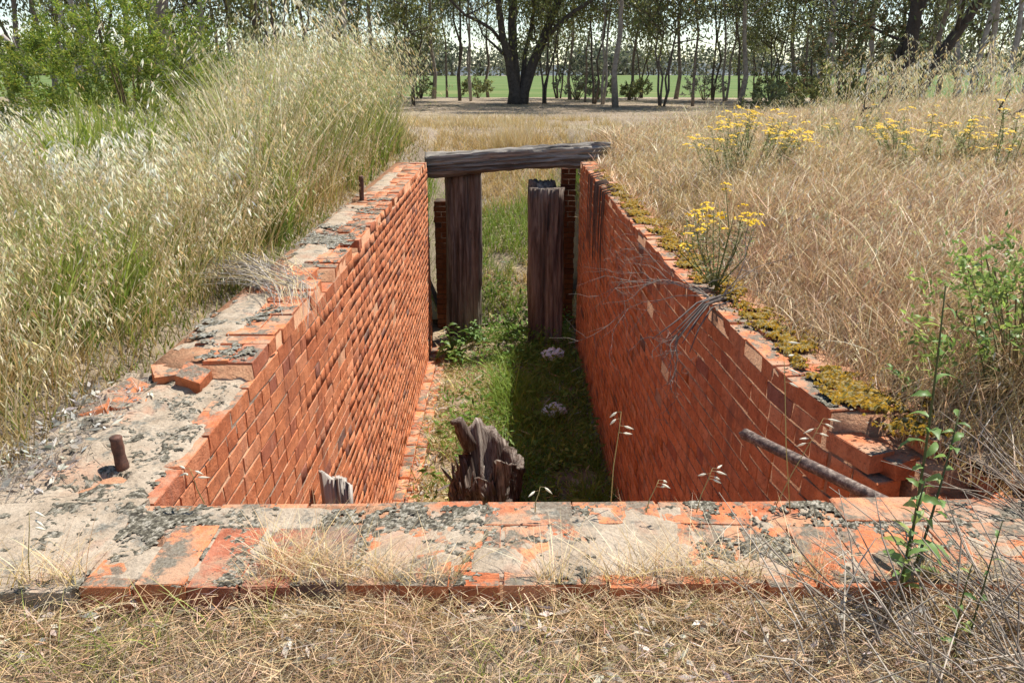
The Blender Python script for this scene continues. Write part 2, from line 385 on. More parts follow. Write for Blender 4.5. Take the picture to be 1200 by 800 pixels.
def floor_h(X, Y): return ZF + .10 * (fbm(X * 2.2, Y * 2.2, 5) - .5) + .05 * (fbm(X * 8, Y * 8, 6) - .5) + .10 * np.exp(-((X - .75) / .35) ** 2)
tag(grid_sheet('trench_floor', np.linspace(-1.2, 1.3, 40), np.linspace(1.6, 11.9, 124), floor_h, M['floor']), kind='structure')
tag(grid_sheet('green_field', np.linspace(-260, 260, 60), np.linspace(41, 190, 30), lambda X, Y: -.12 + .30 * smooth(41, 46, Y) + .35 * (fbm(X * .03, Y * .03, 8) - .4) * smooth(42, 50, Y) + .003 * (Y - 41), M['field']), kind='structure')
def hill_h(X, Y): return 2 + 20 * fbm(X * .0035 + 2, Y * .002, 12, 4) ** 1.5 * smooth(420, 700, Y) - 6
tag(grid_sheet('hills', np.linspace(-900, 900, 90), np.linspace(420, 900, 14), hill_h, M['hill']), kind='structure')

# ------------------------------------------------------------------ bricks
CH, BH, BL, HL, BD, J = .079, .0715, .211, .101, .101, .007
def brick_mesh(l, d, h, seed, broken=0):
    r = random.Random(seed); bm = bmesh.new(); bmesh.ops.create_cube(bm, size=1)
    for v in bm.verts: v.co = Vector((v.co.x * l, v.co.y * d, v.co.z * h))
    bmesh.ops.bevel(bm, geom=list(bm.edges), offset=r.uniform(.0014, .0026), segments=1, affect='EDGES')
    for v in bm.verts:
        v.co += Vector((r.gauss(0, .0022), r.gauss(0, .0005), r.gauss(0, .0016)))
    for _ in range(r.choice((0, 1, 1, 2)) + broken):            # knocked corners
        c = Vector((r.choice((-1, 1)) * l / 2, r.choice((-1, 1)) * d / 2, r.choice((-1, 1)) * h / 2)); k = r.uniform(.15, .4) if not broken else r.uniform(.3, .6)
        for v in bm.verts:
            if (v.co - c).length < .022 + .02 * broken: v.co += Vector((-c.x * .6, -c.y * (.18 if not broken else 1), -c.z)) * k * .35
    me = bpy.data.meshes.new('brick'); bm.to_mesh(me); bm.free(); me.materials.append(M['brick']); return me
STR = [brick_mesh(BL, BD, BH, i) for i in range(14)]
HDR = [brick_mesh(HL, BD, BH, 100 + i) for i in range(10)]
LNG = [brick_mesh(HL, BL, BH, 200 + i) for i in range(8)]       # headers seen on top: short along the wall, deep into it
STF = [brick_mesh(.228, .112, .075, 400 + i) for i in range(12)]      # the larger coping bricks
HDF = [brick_mesh(.112, .245, .075, 500 + i) for i in range(12)]
BRK = [brick_mesh(HL * 1.15, BD, BH, 300 + i, 2) for i in range(6)]

class Wall:
    def __init__(s, root): s.root = root; s.items = []
    def put(s, me, loc, rz, tilt=(0, 0), w=1.0): s.items.append((me, Vector(loc), rz, tilt, w))
    def finish(s, limit=300):
        C = np.array([tuple(i[1]) for i in s.items]); px, py, z = project(C)
        d = C - np.array([0, 0, EYE]); dist = np.linalg.norm(d, axis=1)
        sc = np.array([i[4] for i in s.items]) / dist ** 2
        sc[(z < .3) | (px < -30) | (px > 1230) | (py > 830)] *= .01
        order = np.argsort(-sc); keep = set(order[:limit].tolist())
        rest = Geo()
        cache = {}
        for k, (me, loc, rz, tilt, w) in enumerate(s.items):
            mw = Matrix.Translation(loc) @ Matrix.Rotation(rz, 4, 'Z') @ Matrix.Rotation(tilt[0], 4, 'X') @ Matrix.Rotation(tilt[1], 4, 'Y')
            if k in keep:
                o = bpy.data.objects.new('brick', me); link(o, s.root); o.matrix_local = mw
            else:
                if me.name not in cache:
                    v = np.array([tuple(q.co) for q in me.vertices]); cache[me.name] = (v, [tuple(f.vertices) for f in me.polygons])
                v, f = cache[me.name]; a = np.array(mw); V = v @ a[:3, :3].T + a[:3, 3]
                rest.add(V, [q for q in f if len(q) == 4], [q for q in f if len(q) == 3], np.full((len(V), 3), random.random()))
        if rest.n: tag(rest.build('brickwork', M['brick'], s.root), kind='stuff')

def lay_face(w, Y0, Y1, face, ztop, zbot, side, hole=None):
    """courses of bricks on a long face; side=+1 when the face looks to +X"""
    ncourse = int(round((0 - zbot) / CH))
    for c in range(ncourse):
        zc = -CH * (c + .5)
        y = Y0 - random.uniform(0, .2); header_course = (c % 4 == 2)
        k = 0
        while y < Y1:
            hd = header_course or random.random() < .12
            l = HL if hd else BL
            yc = y + l / 2; y += l + J + random.uniform(-.002, .003); k += 1
            if yc - l / 2 < Y0 - .02 or yc + l / 2 > Y1 + .02: continue
            if zc > ztop(yc) - .02: continue
            if hole and hole(yc, zc): continue
            q = random.random()
            if q < .006 and c > 1: continue
            inset = min(.0012, abs(random.gauss(.0, .0006)))
            x = face(yc) - side * (BD / 2 + inset)
            ang = math.atan2(float(face(yc + .1)) - float(face(yc - .1)), .2)
            me = random.choice(HDR if hd else STR)
            w.put(me, (x, yc, zc + random.gauss(0, .0012)), R(90) - ang + random.gauss(0, .003), (random.gauss(0, .004), random.gauss(0, .004)), 1.0 if hd else 1.6)

def sweep_core(name, Ys, inner, outer, ztop, zbot, mat, parent, sag=0):
    g = Geo(); n = len(Ys); V = []
    for y in Ys:
        a, b, t = float(inner(y)), float(outer(y)), float(ztop(y))
        V += [(a, y, zbot), (b, y, zbot), (b, y, t), (a, y, t)]
    Q = []
    for i in range(n - 1):
        for k in range(4): Q.append((i * 4 + k, i * 4 + (k + 1) % 4, (i + 1) * 4 + (k + 1) % 4, (i + 1) * 4 + k))
    Q += [(0, 1, 2, 3), (n * 4 - 4, n * 4 - 1, n * 4 - 2, n * 4 - 3)]
    g.add(V, Q); return g.build(name, mat, parent)

def step_ys(a, b, cuts, dy=.25):
    ys = list(np.arange(a, b, dy)) + [b]
    for c in cuts: ys = [y for y in ys if abs(y - c) > .02] + [c - .002, c + .002]
    return sorted(ys)

# --- left wall
lw = empty('brick_wall', (0, 0, 0), 'sunlit orange brick wall on the left of the trench, its pale top stepped and patched with lichen', 'brick wall', 'brick walls of the trench')
W = Wall(lw)
NOTCH = 2.92
def ltop(y):
    if y < NOTCH: return -CH
    if 4.15 < y < 4.5 or 5.1 < y < 5.32 or 7.1 < y < 7.3: return -CH
    return 0
lay_face(W, YN, YF, lambda y: XL + 0 * y, lambda y: ltop(y) - (CH if ltop(y) > -.01 else 0), ZF + .04, +1)
# the top course: seen from above and from the side
y = NOTCH + .01
while y < YF - .1:
    hd = random.random() < .55
    l = HL if hd else BL; yc = y + l / 2; y += l + J
    out = -.004 + random.gauss(0, .006)
    if ltop(yc) < -.01: out = -.10
    me = random.choice(LNG if hd else STR)
    xx = XL + out
    if hd: W.put(me, (xx - BL / 2, yc, -CH / 2 + random.gauss(0, .003)), R(90) + random.gauss(0, .02) - R(90), (0, random.gauss(0, .012)), 2.2) if False else W.put(random.choice(STR), (xx - BL / 2, yc, -CH / 2 + random.gauss(0, .003)), random.gauss(0, .02), (random.gauss(0, .012), 0), 2.4)
    else:
        W.put(me, (xx - BD / 2, yc, -CH / 2 + random.gauss(0, .003)), R(90) + random.gauss(0, .015), (0, random.gauss(0, .012)), 2.2)
        W.put(random.choice(STR), (xx - BD - J - BD / 2, yc + random.gauss(0, .01), -CH / 2 + random.gauss(0, .004)), R(90) + random.gauss(0, .03), (0, random.gauss(0, .012)), 1.8)
y = NOTCH + .02
while y < YF - .1:                       # outer row
    yc = y + BL / 2; y += BL + J
    if random.random() < .88: W.put(random.choice(STR), (XL - BL - J - BD / 2 - .004, yc, -CH / 2 - random.uniform(0, .012)), R(90) + random.gauss(0, .03), (random.gauss(0, .02), random.gauss(0, .02)), 1.4)
# broken lump at the notch
for (x, yy, z, rz, t1, t2) in [(-1.36, 2.90, -.058, .5, .2, .1), (-1.24, 2.86, -.05, -.25, .25, .25), (-1.47, 2.80, -.09, 1.2, .3, -.2), (-1.42, 2.66, -.095, .3, .1, .3), (-1.50, 2.60, -.085, 2.0, -.2, .1), (-1.38, 2.50, -.1, .9, .1, .1)]:
    W.put(random.choice(BRK), (x, yy, z), rz, (t1, t2), 2.5)
# footing course along the bottom
for row in range(2):
    y = 2.0
    while y < YF:
        yc = y + BL / 2; y += BL + J
        W.put(random.choice(STR), (XL + .0 + BD / 2 + row * (BD + J), yc, ZF + .045 - .02 * row + random.gauss(0, .008)), R(90) + random.gauss(0, .03), (random.gauss(0, .03), random.gauss(0, .03)), .9)
W.finish(300)
sweep_core('mortar_core', step_ys(YN - .004, YF - .012, [NOTCH, 4.15, 4.5, 5.1, 5.32, 7.1, 7.3]), lambda y: XL - .0055, lambda y: -1.43, lambda y: (ltop(y) if y >= NOTCH else -CH) - .016, ZF - .1, M['joint'], lw)
grid_sheet('mortar_bed', np.linspace(-1.56, XL - .008, 56), np.linspace(1.50, NOTCH + .06, 120), lambda X, Y: -.072 + .02 * (fbm(X * 5, Y * 5, 21) - .5) + .030 * (fbm(X * 14, Y * 14, 22) - .5) - .02 * smooth(.62, .72, fbm(X * 9 + 4, Y * 9, 23)) + .028 * (1 - smooth(1.5, 1.95, Y)) - .02 * smooth(-1.08, -1.03, X), M['bed'], skirt=-.2, parent=lw, wob=.02)
def slab(x0, x1, y0, y1, z, seed, parent, hump=.012):
    def zf(X, Y):
        u = np.minimum(np.minimum(X - x0, x1 - X) / (x1 - x0), np.minimum(Y - y0, y1 - Y) / (y1 - y0)) * 2
        return z + hump * (fbm(X * 7, Y * 7, seed) * 2 - .75) - .034 * (1 - smooth(0, .55, u + .5 * (fbm(X * 11, Y * 11, seed + 5) - .5)))
    return grid_sheet('mortar_patch', np.linspace(x0, x1, 18), np.linspace(y0, y1, 34), zf, M['bed'], skirt=z - .05, parent=parent, wob=.05)
slab(-1.42, -1.17, 3.1, 4.1, .003, 31, lw); slab(-1.40, -1.14, 4.55, 5.4, .002, 32, lw); slab(-1.44, -1.2, 5.6, 7.0, .003, 33, lw); slab(-1.40, -1.18, 7.4, 9.6, .002, 34, lw)

# --- right wall
rw = empty('brick_wall', (0, 0, 0), 'shaded red brick wall on the right of the trench, bowed out at its broken near end with moss on top', 'brick wall', 'brick walls of the trench')
W = Wall(rw)
def rtop(y): return 0 if y > 2.42 else (-CH if y > 2.16 else (-2 * CH if y > 1.98 else -3 * CH))
def rhole(y, z): return (y < 2.25 and z > -.62 + (y - 1.84) * .5) or (2.2 < y < 2.34 and -.2 > z > -.4)
lay_face(W, YN, YF, xr, lambda y: rtop(y) - (CH if rtop(y) > -.01 else 0), ZF + .02, -1, rhole)
y = 2.44
while y < YF - .1:
    hd = random.random() < .5
    l = HL if hd else BL; yc = y + l / 2; y += l + J; ang = math.atan2(float(xr(yc + .1)) - float(xr(yc - .1)), .2); xx = float(xr(yc)) + random.gauss(0, .006)
    if hd: W.put(random.choice(STR), (xx + BL / 2, yc, -CH / 2 + random.gauss(0, .003)), -ang + random.gauss(0, .02), (random.gauss(0, .012), 0), 2.4)
    else:
        W.put(random.choice(STR), (xx + BD / 2, yc, -CH / 2 + random.gauss(0, .003)), R(90) - ang + random.gauss(0, .015), (0, random.gauss(0, .012)), 2.2)
        W.put(random.choice(STR), (xx + BD * 1.5 + J, yc, -CH / 2 + random.gauss(0, .004)), R(90) - ang + random.gauss(0, .03), (0, random.gauss(0, .012)), 1.8)
for (x, yy, z, rz, t1, t2) in [(1.36, 2.36, -.128, .4, .15, .1), (1.30, 2.27, -.13, 1.9, -.1, .1), (1.44, 2.22, -.13, .2, .1, -.15), (1.40, 2.08, -.2, .8, .1, .2), (1.5, 2.02, -.16, 2.2, .2, .1), (1.55, 2.12, -.12, .1, .1, .1), (1.48, 1.93, -.1, .5, .2, .1), (1.38, 1.97, -.27, 1.4, .2, .2), (1.33, 2.16, -.3, .2, .3, .1), (1.42, 2.3, -.06, .5, .1, .1)]:
    W.put(random.choice(BRK), (x, yy, z), rz, (t1, t2), 2.5)
W.finish(300)
sweep_core('mortar_core', step_ys(YN - .004, YF - .012, [1.98, 2.16, 2.19, 2.3, 2.42, 2.45, 2.86, 3.49, 4.4, 6.9]), lambda y: float(xr(y)) + (.0055 if y > 2.3 else .14), lambda y: float(xr(y)) + .42, lambda y: rtop(y) - .016, ZF - .1, M['joint'], rw)

# --- front wall
fw = empty('brick_wall', (0, 0, 0), 'low front brick coping across the near end of the trench, crusted with grey lichen', 'brick wall', 'brick walls of the trench')
W = Wall(fw)
XA, XB = -1.0, 1.62
y0 = 1.472
x = XA
while x < XB:                            # inner row of stretchers, outer row of headers
    xc = x + .114; x += .228 + .008 + random.uniform(-.002, .004)
    W.put(random.choice(STF), (xc, YN - .056 + random.gauss(0, .004), -CH / 2 + random.gauss(-.002, .002)), random.gauss(0, .008), (random.gauss(0, .008), random.gauss(0, .006)), 3)
x = XA + .03
while x < XB:
    xc = x + .056; x += .112 + .008 + random.uniform(-.002, .004)
    W.put(random.choice(HDF), (xc, YN - .112 - .008 - .1225 + random.gauss(0, .007), -CH / 2 + random.gauss(-.002, .002)), random.gauss(0, .012), (random.gauss(0, .008), random.gauss(0, .006)), 3)
for c in range(1, 4):
    x = -1.62 - .06 * (c % 2)
    while x < XB:
        xc = x + BL / 2; x += BL + J
        W.put(random.choice(STR), (xc, y0 + .012 + BD / 2 + random.gauss(0, .006), -CH * (c + .5)), random.gauss(0, .015), (0, 0), 1)
W.finish(300)
g = Geo(); g.box((-1.0, y0 + .03, ZF - .1), (1.70, YN - .010, -.008)); g.box((-1.62, y0 + .03, ZF - .1), (-1.0, YN - .010, -.06)); g.build('mortar_core', M['joint'], fw)
grid_sheet('mortar_patch', np.linspace(-1.62, -.985, 36), np.linspace(y0 - .02, YN + .012, 26), lambda X, Y: -.008 + .022 * (fbm(X * 6, Y * 6, 51) - .5) + .012 * (fbm(X * 20, Y * 20, 52) - .5), M['bed'], skirt=-.2, parent=fw, wob=.03)
for (a, b, c, d, s) in [(-.13, .08, 1.49, 1.66, 62)]:
    slab(a, b, c, d, .0015, s, fw, .008)

def filmz(X, Y):
    e = np.minimum(np.minimum(Y - 1.49, 1.832 - Y), np.minimum(X + 1.06, 1.6 - X))
    return -.0035 + .020 * (fbm(X * 5.5, Y * 5.5, 151, 4) - .50) + .010 * (fbm(X * 24, Y * 24, 152, 3) - .5) - .0022 - .012 * (1 - smooth(0, .03, e))
grid_sheet('mortar_film', np.arange(-1.06, 1.6, .009), np.arange(1.49, 1.834, .009), filmz, M['bed'], parent=fw, wob=.008)
# --- lichen crusts: uneven cushions of many small domes
def domes(g, P, rad, hh, cols, seg=5):
    N = len(P); th = np.linspace(0, 2 * np.pi, seg, endpoint=False)
    r0 = rad[:, None] * rng.uniform(.75, 1.25, (N, seg)); r1 = r0 * rng.uniform(.5, .7, (N, seg))
    A = np.stack([P[:, 0:1] + np.cos(th) * r0, P[:, 1:2] + np.sin(th) * r0, np.repeat(P[:, 2:3] - .004, seg, 1)], -1)
    B = np.stack([P[:, 0:1] + np.cos(th) * r1, P[:, 1:2] + np.sin(th) * r1, P[:, 2:3] + hh[:, None] * rng.uniform(.6, 1.0, (N, seg))], -1)
    T = np.stack([P[:, 0], P[:, 1], P[:, 2] + hh], -1)[:, None, :]
    V = np.concatenate([A, B, T], 1); m = 2 * seg + 1; b = (np.arange(N) * m)
    Q = np.concatenate([np.stack([b + k, b + (k + 1) % seg, b + seg + (k + 1) % seg, b + seg + k], 1) for k in range(seg)])
    Tt = np.concatenate([np.stack([b + seg + k, b + seg + (k + 1) % seg, b + 2 * seg], 1) for k in range(seg)])
    g.add(V.reshape(-1, 3), Q, Tt, np.repeat(cols, m, axis=0))
def lichen_patch(parent, n, x0, x1, y0_, y1_, zt, thr, scale, rad, pal, seed, name='lichen', hfac=.20, clump=None, soft=.12):
    X = rng.uniform(x0, x1, n * 6); Y = rng.uniform(y0_, y1_, n * 6)
    f = .62 * fbm(X * scale, Y * scale, seed, 4) + .38 * fbm(X * scale * 4.5, Y * scale * 4.5, seed + 3, 3)
    if clump is not None: f = f + clump(X, Y)
    k = np.where(rng.uniform(0, 1, len(f)) < smooth(thr - .04, thr + soft, f))[0][:n]; X, Y, f = X[k], Y[k], f[k]
    z = zt(X, Y); P = np.stack([X, Y, z], -1); r = rng.uniform(*rad, len(k)) * (1 + .8 * np.clip((f - thr) * 5, 0, 1))
    g = Geo(); domes(g, P, r, r * hfac, pick(pal, len(k), .22)); o = g.build(name, M['lichen'], parent, True); tag(o, kind='stuff'); return o
LP = [(.15, .135, .10), (.10, .09, .065), (.19, .175, .135), (.14, .125, .065), (.075, .065, .05), (.27, .245, .20), (.12, .11, .09)]
def crust(name, parent, u0, u1, v0, v1, step, place, zf, thr, scale, hmax, pal, seed, bias=None, fine=.5):
    u = np.arange(u0, u1, step); v = np.arange(v0, v1, step); U, V = np.meshgrid(u, v); ny, nx = U.shape
    U = U + rng.uniform(-.35, .35, U.shape) * step; V = V + rng.uniform(-.35, .35, U.shape) * step
    X, Y = place(U, V)
    f = .46 * fbm(X * scale, Y * scale, seed, 4) + .30 * fbm(X * scale * 4.2, Y * scale * 4.2, seed + 3, 3) + .24 * fbm(X * scale * 14, Y * scale * 14, seed + 6, 2)
    if bias is not None: f = f + bias(U, V)
    e = smooth(thr, thr + .09, f); lump = fbm(X / (step * 5), Y / (step * 5), seed + 5, 2); gr = rng.uniform(0, 1, X.shape)
    Z = zf(X, Y) - .003 + hmax * (.25 + e * (.25 + 1.0 * lump)) + hmax * fine * (gr - .5)
    keep = (f[:-1, :-1] > thr) & (f[1:, :-1] > thr) & (f[:-1, 1:] > thr) & (f[1:, 1:] > thr)
    J, I = np.nonzero(keep); a_ = J * nx + I; Q = np.stack([a_, a_ + 1, a_ + nx + 1, a_ + nx], 1)
    used = np.unique(Q); remap = np.full(nx * ny, -1); remap[used] = np.arange(len(used))
    pal = np.asarray(pal); k = np.clip((fbm(X * 130, Y * 130, seed + 8, 2) * 1.7 - .35 + .7 * (gr - .5)) * len(pal), 0, len(pal) - 1).astype(int)
    C = pal[k.ravel()[used]] * rng.uniform(.75, 1.25, (len(used), 1))
    g = Geo(); g.add(np.stack([X, Y, Z], -1).reshape(-1, 3)[used], remap[Q], None, C)
    return tag(g.build(name, M['lichen'], parent, False), kind='stuff')
same = lambda U, V: (U, V)
LPS = [(.06, .053, .042), (.095, .085, .064), (.14, .125, .092), (.19, .17, .125), (.26, .235, .18), (.40, .36, .29)]
crust('lichen', fw, -.985, 1.5, 1.478, 1.836, .0036, same, lambda X, Y: np.maximum(filmz(X, Y), -.002), .495, 7.5, .0032, LPS, 71, bias=lambda X, Y: .06 * smooth(1.60, 1.76, Y) - .10 * smooth(1.805, 1.836, Y) - .03)
crust('lichen', fw, -1.6, -.97, 1.46, 1.84, .005, same, lambda X, Y: -.008 + .022 * (fbm(X * 6, Y * 6, 51) - .5) + .012 * (fbm(X * 20, Y * 20, 52) - .5) - .001, .525, 7, .006, LPS, 72)
crust('lichen', lw, -1.5, -1.05, 1.85, 2.9, .005, same, lambda X, Y: -.072 + .02 * (fbm(X * 5, Y * 5, 21) - .5) + .030 * (fbm(X * 14, Y * 14, 22) - .5) - .02 * smooth(.62, .72, fbm(X * 9 + 4, Y * 9, 23)), .535, 8, .006, LPS, 73)
crust('lichen', lw, -1.42, -1.03, 2.95, 7.6, .007, same, lambda X, Y: 0 * X, .53, 6, .008, LPS + [(.30, .30, .27)], 74)
MP = [(.25, .145, .014), (.19, .115, .015), (.31, .19, .018), (.14, .09, .016), (.13, .11, .022)]
def mossz(X, Y): return 0 * X + .004
def mclump(X, Y): s = X - xr(Y); return .25 * np.exp(-((s - .17) / .10) ** 2) - .25 * (1 - smooth(.03, .08, s)) - .12 * smooth(6, 9, Y)
MPS = [(.08, .052, .014), (.15, .084, .012), (.22, .118, .012), (.29, .155, .014), (.36, .21, .02), (.15, .13, .035), (.30, .24, .12)]
crust('moss', rw, .03, .40, 2.2, 9.6, .006, lambda U, V: (xr(V) + U, V), lambda X, Y: 0 * X - .001, .505, 5.5, .02, MPS, 75, bias=lambda U, V: .14 * np.exp(-((U - .15) / .10) ** 2) - .07 - .1 * smooth(6.5, 9.6, V), fine=.28)
crust('lichen', rw, .0, .12, 2.2, 4.2, .005, lambda U, V: (xr(V) + U, V), lambda X, Y: 0 * X, .56, 8, .006, LPS, 76)
# --- brick piers behind the posts
SHADED_MESH = {}
def shaded_copy(me): me = me.copy(); me.materials.clear(); me.materials.append(M['brick_shaded']); return me  # pier bricks get the material with shade in its colour
def pier(name, x0, x1, yc, ztop, label):
    root = empty(name, ((x0 + x1) / 2, yc, ZF), label, 'brick pier'); W = Wall(root); hw = (x1 - x0) / 2
    n = int((ztop - ZF) / CH); nb = len(bpy.data.objects)
    for c in range(n):
        z = CH * (c + .5)
        if c % 2: W.put(random.choice(STR), (0 + random.gauss(0, .005), 0, z), random.gauss(0, .02), (0, 0), 1)
        else:
            for sx in (-1, 1): W.put(random.choice(HDR), (sx * (HL + J) / 2, random.gauss(0, .004), z), random.gauss(0, .02), (0, 0), 1)
    W.finish(300)
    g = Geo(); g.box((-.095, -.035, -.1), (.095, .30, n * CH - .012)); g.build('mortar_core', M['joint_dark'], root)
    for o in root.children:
        if o.name.startswith('brick'): o.data = SHADED_MESH.setdefault(o.data.name, shaded_copy(o.data))
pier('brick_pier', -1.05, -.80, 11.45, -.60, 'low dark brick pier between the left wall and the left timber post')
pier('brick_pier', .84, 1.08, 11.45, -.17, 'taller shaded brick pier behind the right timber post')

# ------------------------------------------------------------------ timber
def timber(name, size, nseg, mat, groove, label, cat, loc, rot=(0, 0, 0), topf=None, seed=0, group=None):
    """a weathered baulk: long along its local axis, cross-section grooved by the grain"""
    ax, L_, w, d = size
    nu = nseg; per = []
    nw, nd = 22, 12
    for i in range(nw): per.append((-w / 2 + w * i / nw, -d / 2))
    for i in range(nd): per.append((w / 2, -d / 2 + d * i / nd))
    for i in range(nw): per.append((w / 2 - w * i / nw, d / 2))
    for i in range(nd): per.append((-w / 2, d / 2 - d * i / nd))
    per = np.array(per); m = len(per); V = []
    rad = np.linalg.norm(per, axis=1)
    for k in range(nu + 1):
        t = k / nu
        gr = groove * (vnoise(np.arange(m) * .9 + seed * 13, np.full(m, t * 2.2 + seed), seed) - .6) * 2
        gr += groove * .6 * (vnoise(np.arange(m) * 2.7 + seed, np.full(m, t * 5), seed + 3) - .5) * 2
        gr -= groove * 2.2 * smooth(.74, .86, vnoise(np.arange(m) * 1.7 + seed * 5, np.full(m, t * 3.5 + seed), seed + 9)) + groove * .8 * (vnoise(np.arange(m) * 1.3, np.full(m, t * 22), seed + 11) - .5)
        c = per * (1 + (gr / rad)[:, None]) * (1 - .10 * smooth(.36, .5, abs(per[:, 0:1]) / w) * smooth(.30, .5, abs(per[:, 1:2]) / d)) * (1 + .05 * (vnoise(np.full(m, t * 2.5), np.full(m, seed * 3.1), seed + 2)[:, None] - .5))
        c = c + np.array([.012 * math.sin(t * 4 + seed), .01 * math.cos(t * 3 + seed)])
        l = np.full(m, L_ * t)
        if topf is not None and k == nu: l = l + np.array([topf(a, b) for a, b in per])
        if topf is not None and k == nu - 1: l = np.minimum(l, L_ + np.array([topf(a, b) for a, b in per]) - .01)
        V.append(np.stack([c[:, 0], c[:, 1], l], -1))
    V = np.concatenate(V); Q = [(k * m + i, k * m + (i + 1) % m, (k + 1) * m + (i + 1) % m, (k + 1) * m + i) for k in range(nu) for i in range(m)]
    g = Geo(); n0 = len(V)
    ce = V[-m:].mean(0) - np.array([0, 0, groove * 1.5]); cs = V[:m].mean(0)
    V = np.concatenate([V, [ce, cs]])
    T = [(nu * m + i, nu * m + (i + 1) % m, n0) for i in range(m)] + [((i + 1) % m, i, n0 + 1) for i in range(m)]
    if ax == 0: V = np.stack([V[:, 2], V[:, 1], V[:, 0] * -1], -1)
    g.add(V, Q, T); o = g.build(name, mat); o.location = loc; o.rotation_euler = rot
    return tag(o, label, cat, group)
bl = atY(498, 194, 10.66); br = atY(716, 181, 10.74)
bdir = (br - bl)
timber('timber_beam', (0, bdir.length, .30, .29), 70, M['beam'], .032, 'cracked grey timber beam lying across the far end of the trench', 'timber beam', bl + Vector((0, .12, -.005)), (0, -math.asin(bdir.z / bdir.length), math.atan2(bdir.y, bdir.x)), seed=2)
p0 = atY(543, 300, 10.95)
timber('timber_post', (2, 2.55, .50, .19), 16, M['post'], .02, 'left upright timber post with its top under the beam', 'timber post', (p0.x, 10.93, ZF - .1), (0, R(.4), R(2)), seed=5, group='posts under the beam')
p1 = atY(638, 300, 10.95)
timber('timber_post', (2, 2.38, .49, .19), 16, M['post'], .02, 'right upright timber post with a notched top short of the beam', 'timber post', (p1.x, 10.55, ZF - .1), (0, 0, R(-2)), topf=lambda a, b: (.10 if b > 0 and a < .14 else 0) + random.uniform(-.015, .02), seed=8, group='posts under the beam')

def stump():
    root = empty('rotten_stump', (-.15, 5.95, ZF - .06), 'dark rotten tree stump with a jagged top standing in the trench', 'tree stump'); root.rotation_euler = (R(-4), R(-7), 0); root.scale = (1.05, 1.05, .92)
    n, m = 34, 64; V = []
    for k in range(n + 1):
        t = k / n
        for i in range(m):
            th = 2 * math.pi * i / m
            cx_ = math.cos(th); tall = float(np.interp(cx_, [-1, -.75, -.5, -.3, -.1, .3, .7, 1], [.72, .82, .98, 1.05, .95, .87, .78, .64])) + .06 * (float(vnoise(i * 1.1, 3, 4)) - .5)
            if math.sin(th) < -.15: tall *= .62 if cx_ < .25 else .9
            r = .265 * (1.06 - .12 * t) + .075 * (float(vnoise(i * .35, t * 2.0, 6)) - .5) + .07 * (float(vnoise(i * .9, t * 5, 7)) - .5) + .03 * (float(vnoise(i * 3.1, t * 14, 8)) - .5)
            V.append((r * math.cos(th) * 1.0 + .10 * t * t, r * math.sin(th) * .85, tall * t))
    Q = [(k * m + i, k * m + (i + 1) % m, (k + 1) * m + (i + 1) % m, (k + 1) * m + i) for k in range(n) for i in range(m)]
    # hollow inside
    top = [V[n * m + i] for i in range(m)]; b = len(V)
    for lv, (f, dz) in enumerate(((.80, -.03), (.62, -.35), (.05, -.5))):
        for i in range(m): V.append((top[i][0] * f, top[i][1] * f, max(.15, top[i][2] + dz - .04 * random.random())))
        for i in range(m):
            a0 = n * m if lv == 0 else b + (lv - 1) * m
            Q.append((a0 + i, a0 + (i + 1) % m, b + lv * m + (i + 1) % m, b + lv * m + i))
    g = Geo(); g.add(V, Q); g.build('trunk', M['stump'], root)
    g = Geo()
    for _ in range(60):                   # loose splinters and flaking rot
        th = random.uniform(0, 6.28); r = random.uniform(.16, .29); z = random.uniform(.15, .58); p = Vector((r * math.cos(th) + .02, r * math.sin(th) * .9, z))
        d = Vector((random.gauss(0, .25), random.gauss(0, .25), 1)).normalized() * random.uniform(.05, .2)
        g.tube([p, p + d * .6, p + d], [.016, .012, .003], 5, (.12, .07, .05))
    pts = [Vector((-.06, .05, .8)), Vector((-.09, .0, 1.0)), Vector((-.11, -.03, 1.12)), Vector((-.17, -.06, 1.12))]
    g.tube(pts, [.07, .06, .045, .02], 8, (.15, .11, .09), rough=.3); tag(g.build('splinters', M['stump'], root), kind='stuff')
stump()
bp = timber('broken_post', (2, 1.72, .15, .12), 10, M['pale_wood'], .009, 'bleached broken post leaning by the left wall behind the front coping', 'timber post', (-.86, 3.75, ZF), (R(3), R(-2), R(15)), topf=lambda a, b: .02 * math.sin(a * 45) - .7 * a - .5 * b + random.uniform(-.006, .006), seed=14)

# ------------------------------------------------------------------ iron
def bolt(loc, h, r, label, rot):
    g = Geo(); g.tube([(0, 0, -.08), (0, 0, 0), (0, 0, .006), (0, 0, h * .3), (0, 0, h * .55), (0, 0, h * .8), (0, 0, h * .95), (0, 0, h)], [r * 1.1, r * 1.12, r * 1.02, r * .96, r * 1.03, r, r * 1.05, r * .82], 16, (.1, .06, .04), rough=.10)
    o = g.build('rusty_bolt', M['rust'], None, True); o.location = loc; o.rotation_euler = rot; tag(o, label, 'iron bolt', 'bolts in the left wall top')
b1 = at(142, 541, -.06); bolt(b1, .088, .0185, 'short thick rusty bolt standing on the pale mortar of the near left corner', (R(-3), R(-4), 0))
b2 = at(424, 234, 0); bolt(b2 + Vector((-.0, 0, 0)), .22, .022, 'thin rusty bolt standing far along the left wall top beside the grass', (0, R(2), 0))
pe0 = atY(872, 508, 2.62); pe1 = atY(1004, 572, 2.16)
root = empty('iron_pipe', pe1, 'rusty iron pipe sticking out of the broken near end of the right wall', 'iron pipe')
d = (pe0 - pe1); L_ = d.length; dn = d.normalized()
g = Geo(); g.tube([-dn * .12, dn * (L_ * .3), dn * (L_ * .75), dn * L_], [.020, .021, .020, .0205], 16, (.2, .15, .12), cap=False, rough=.04); g.build('tube', M['pipe'], root, True)
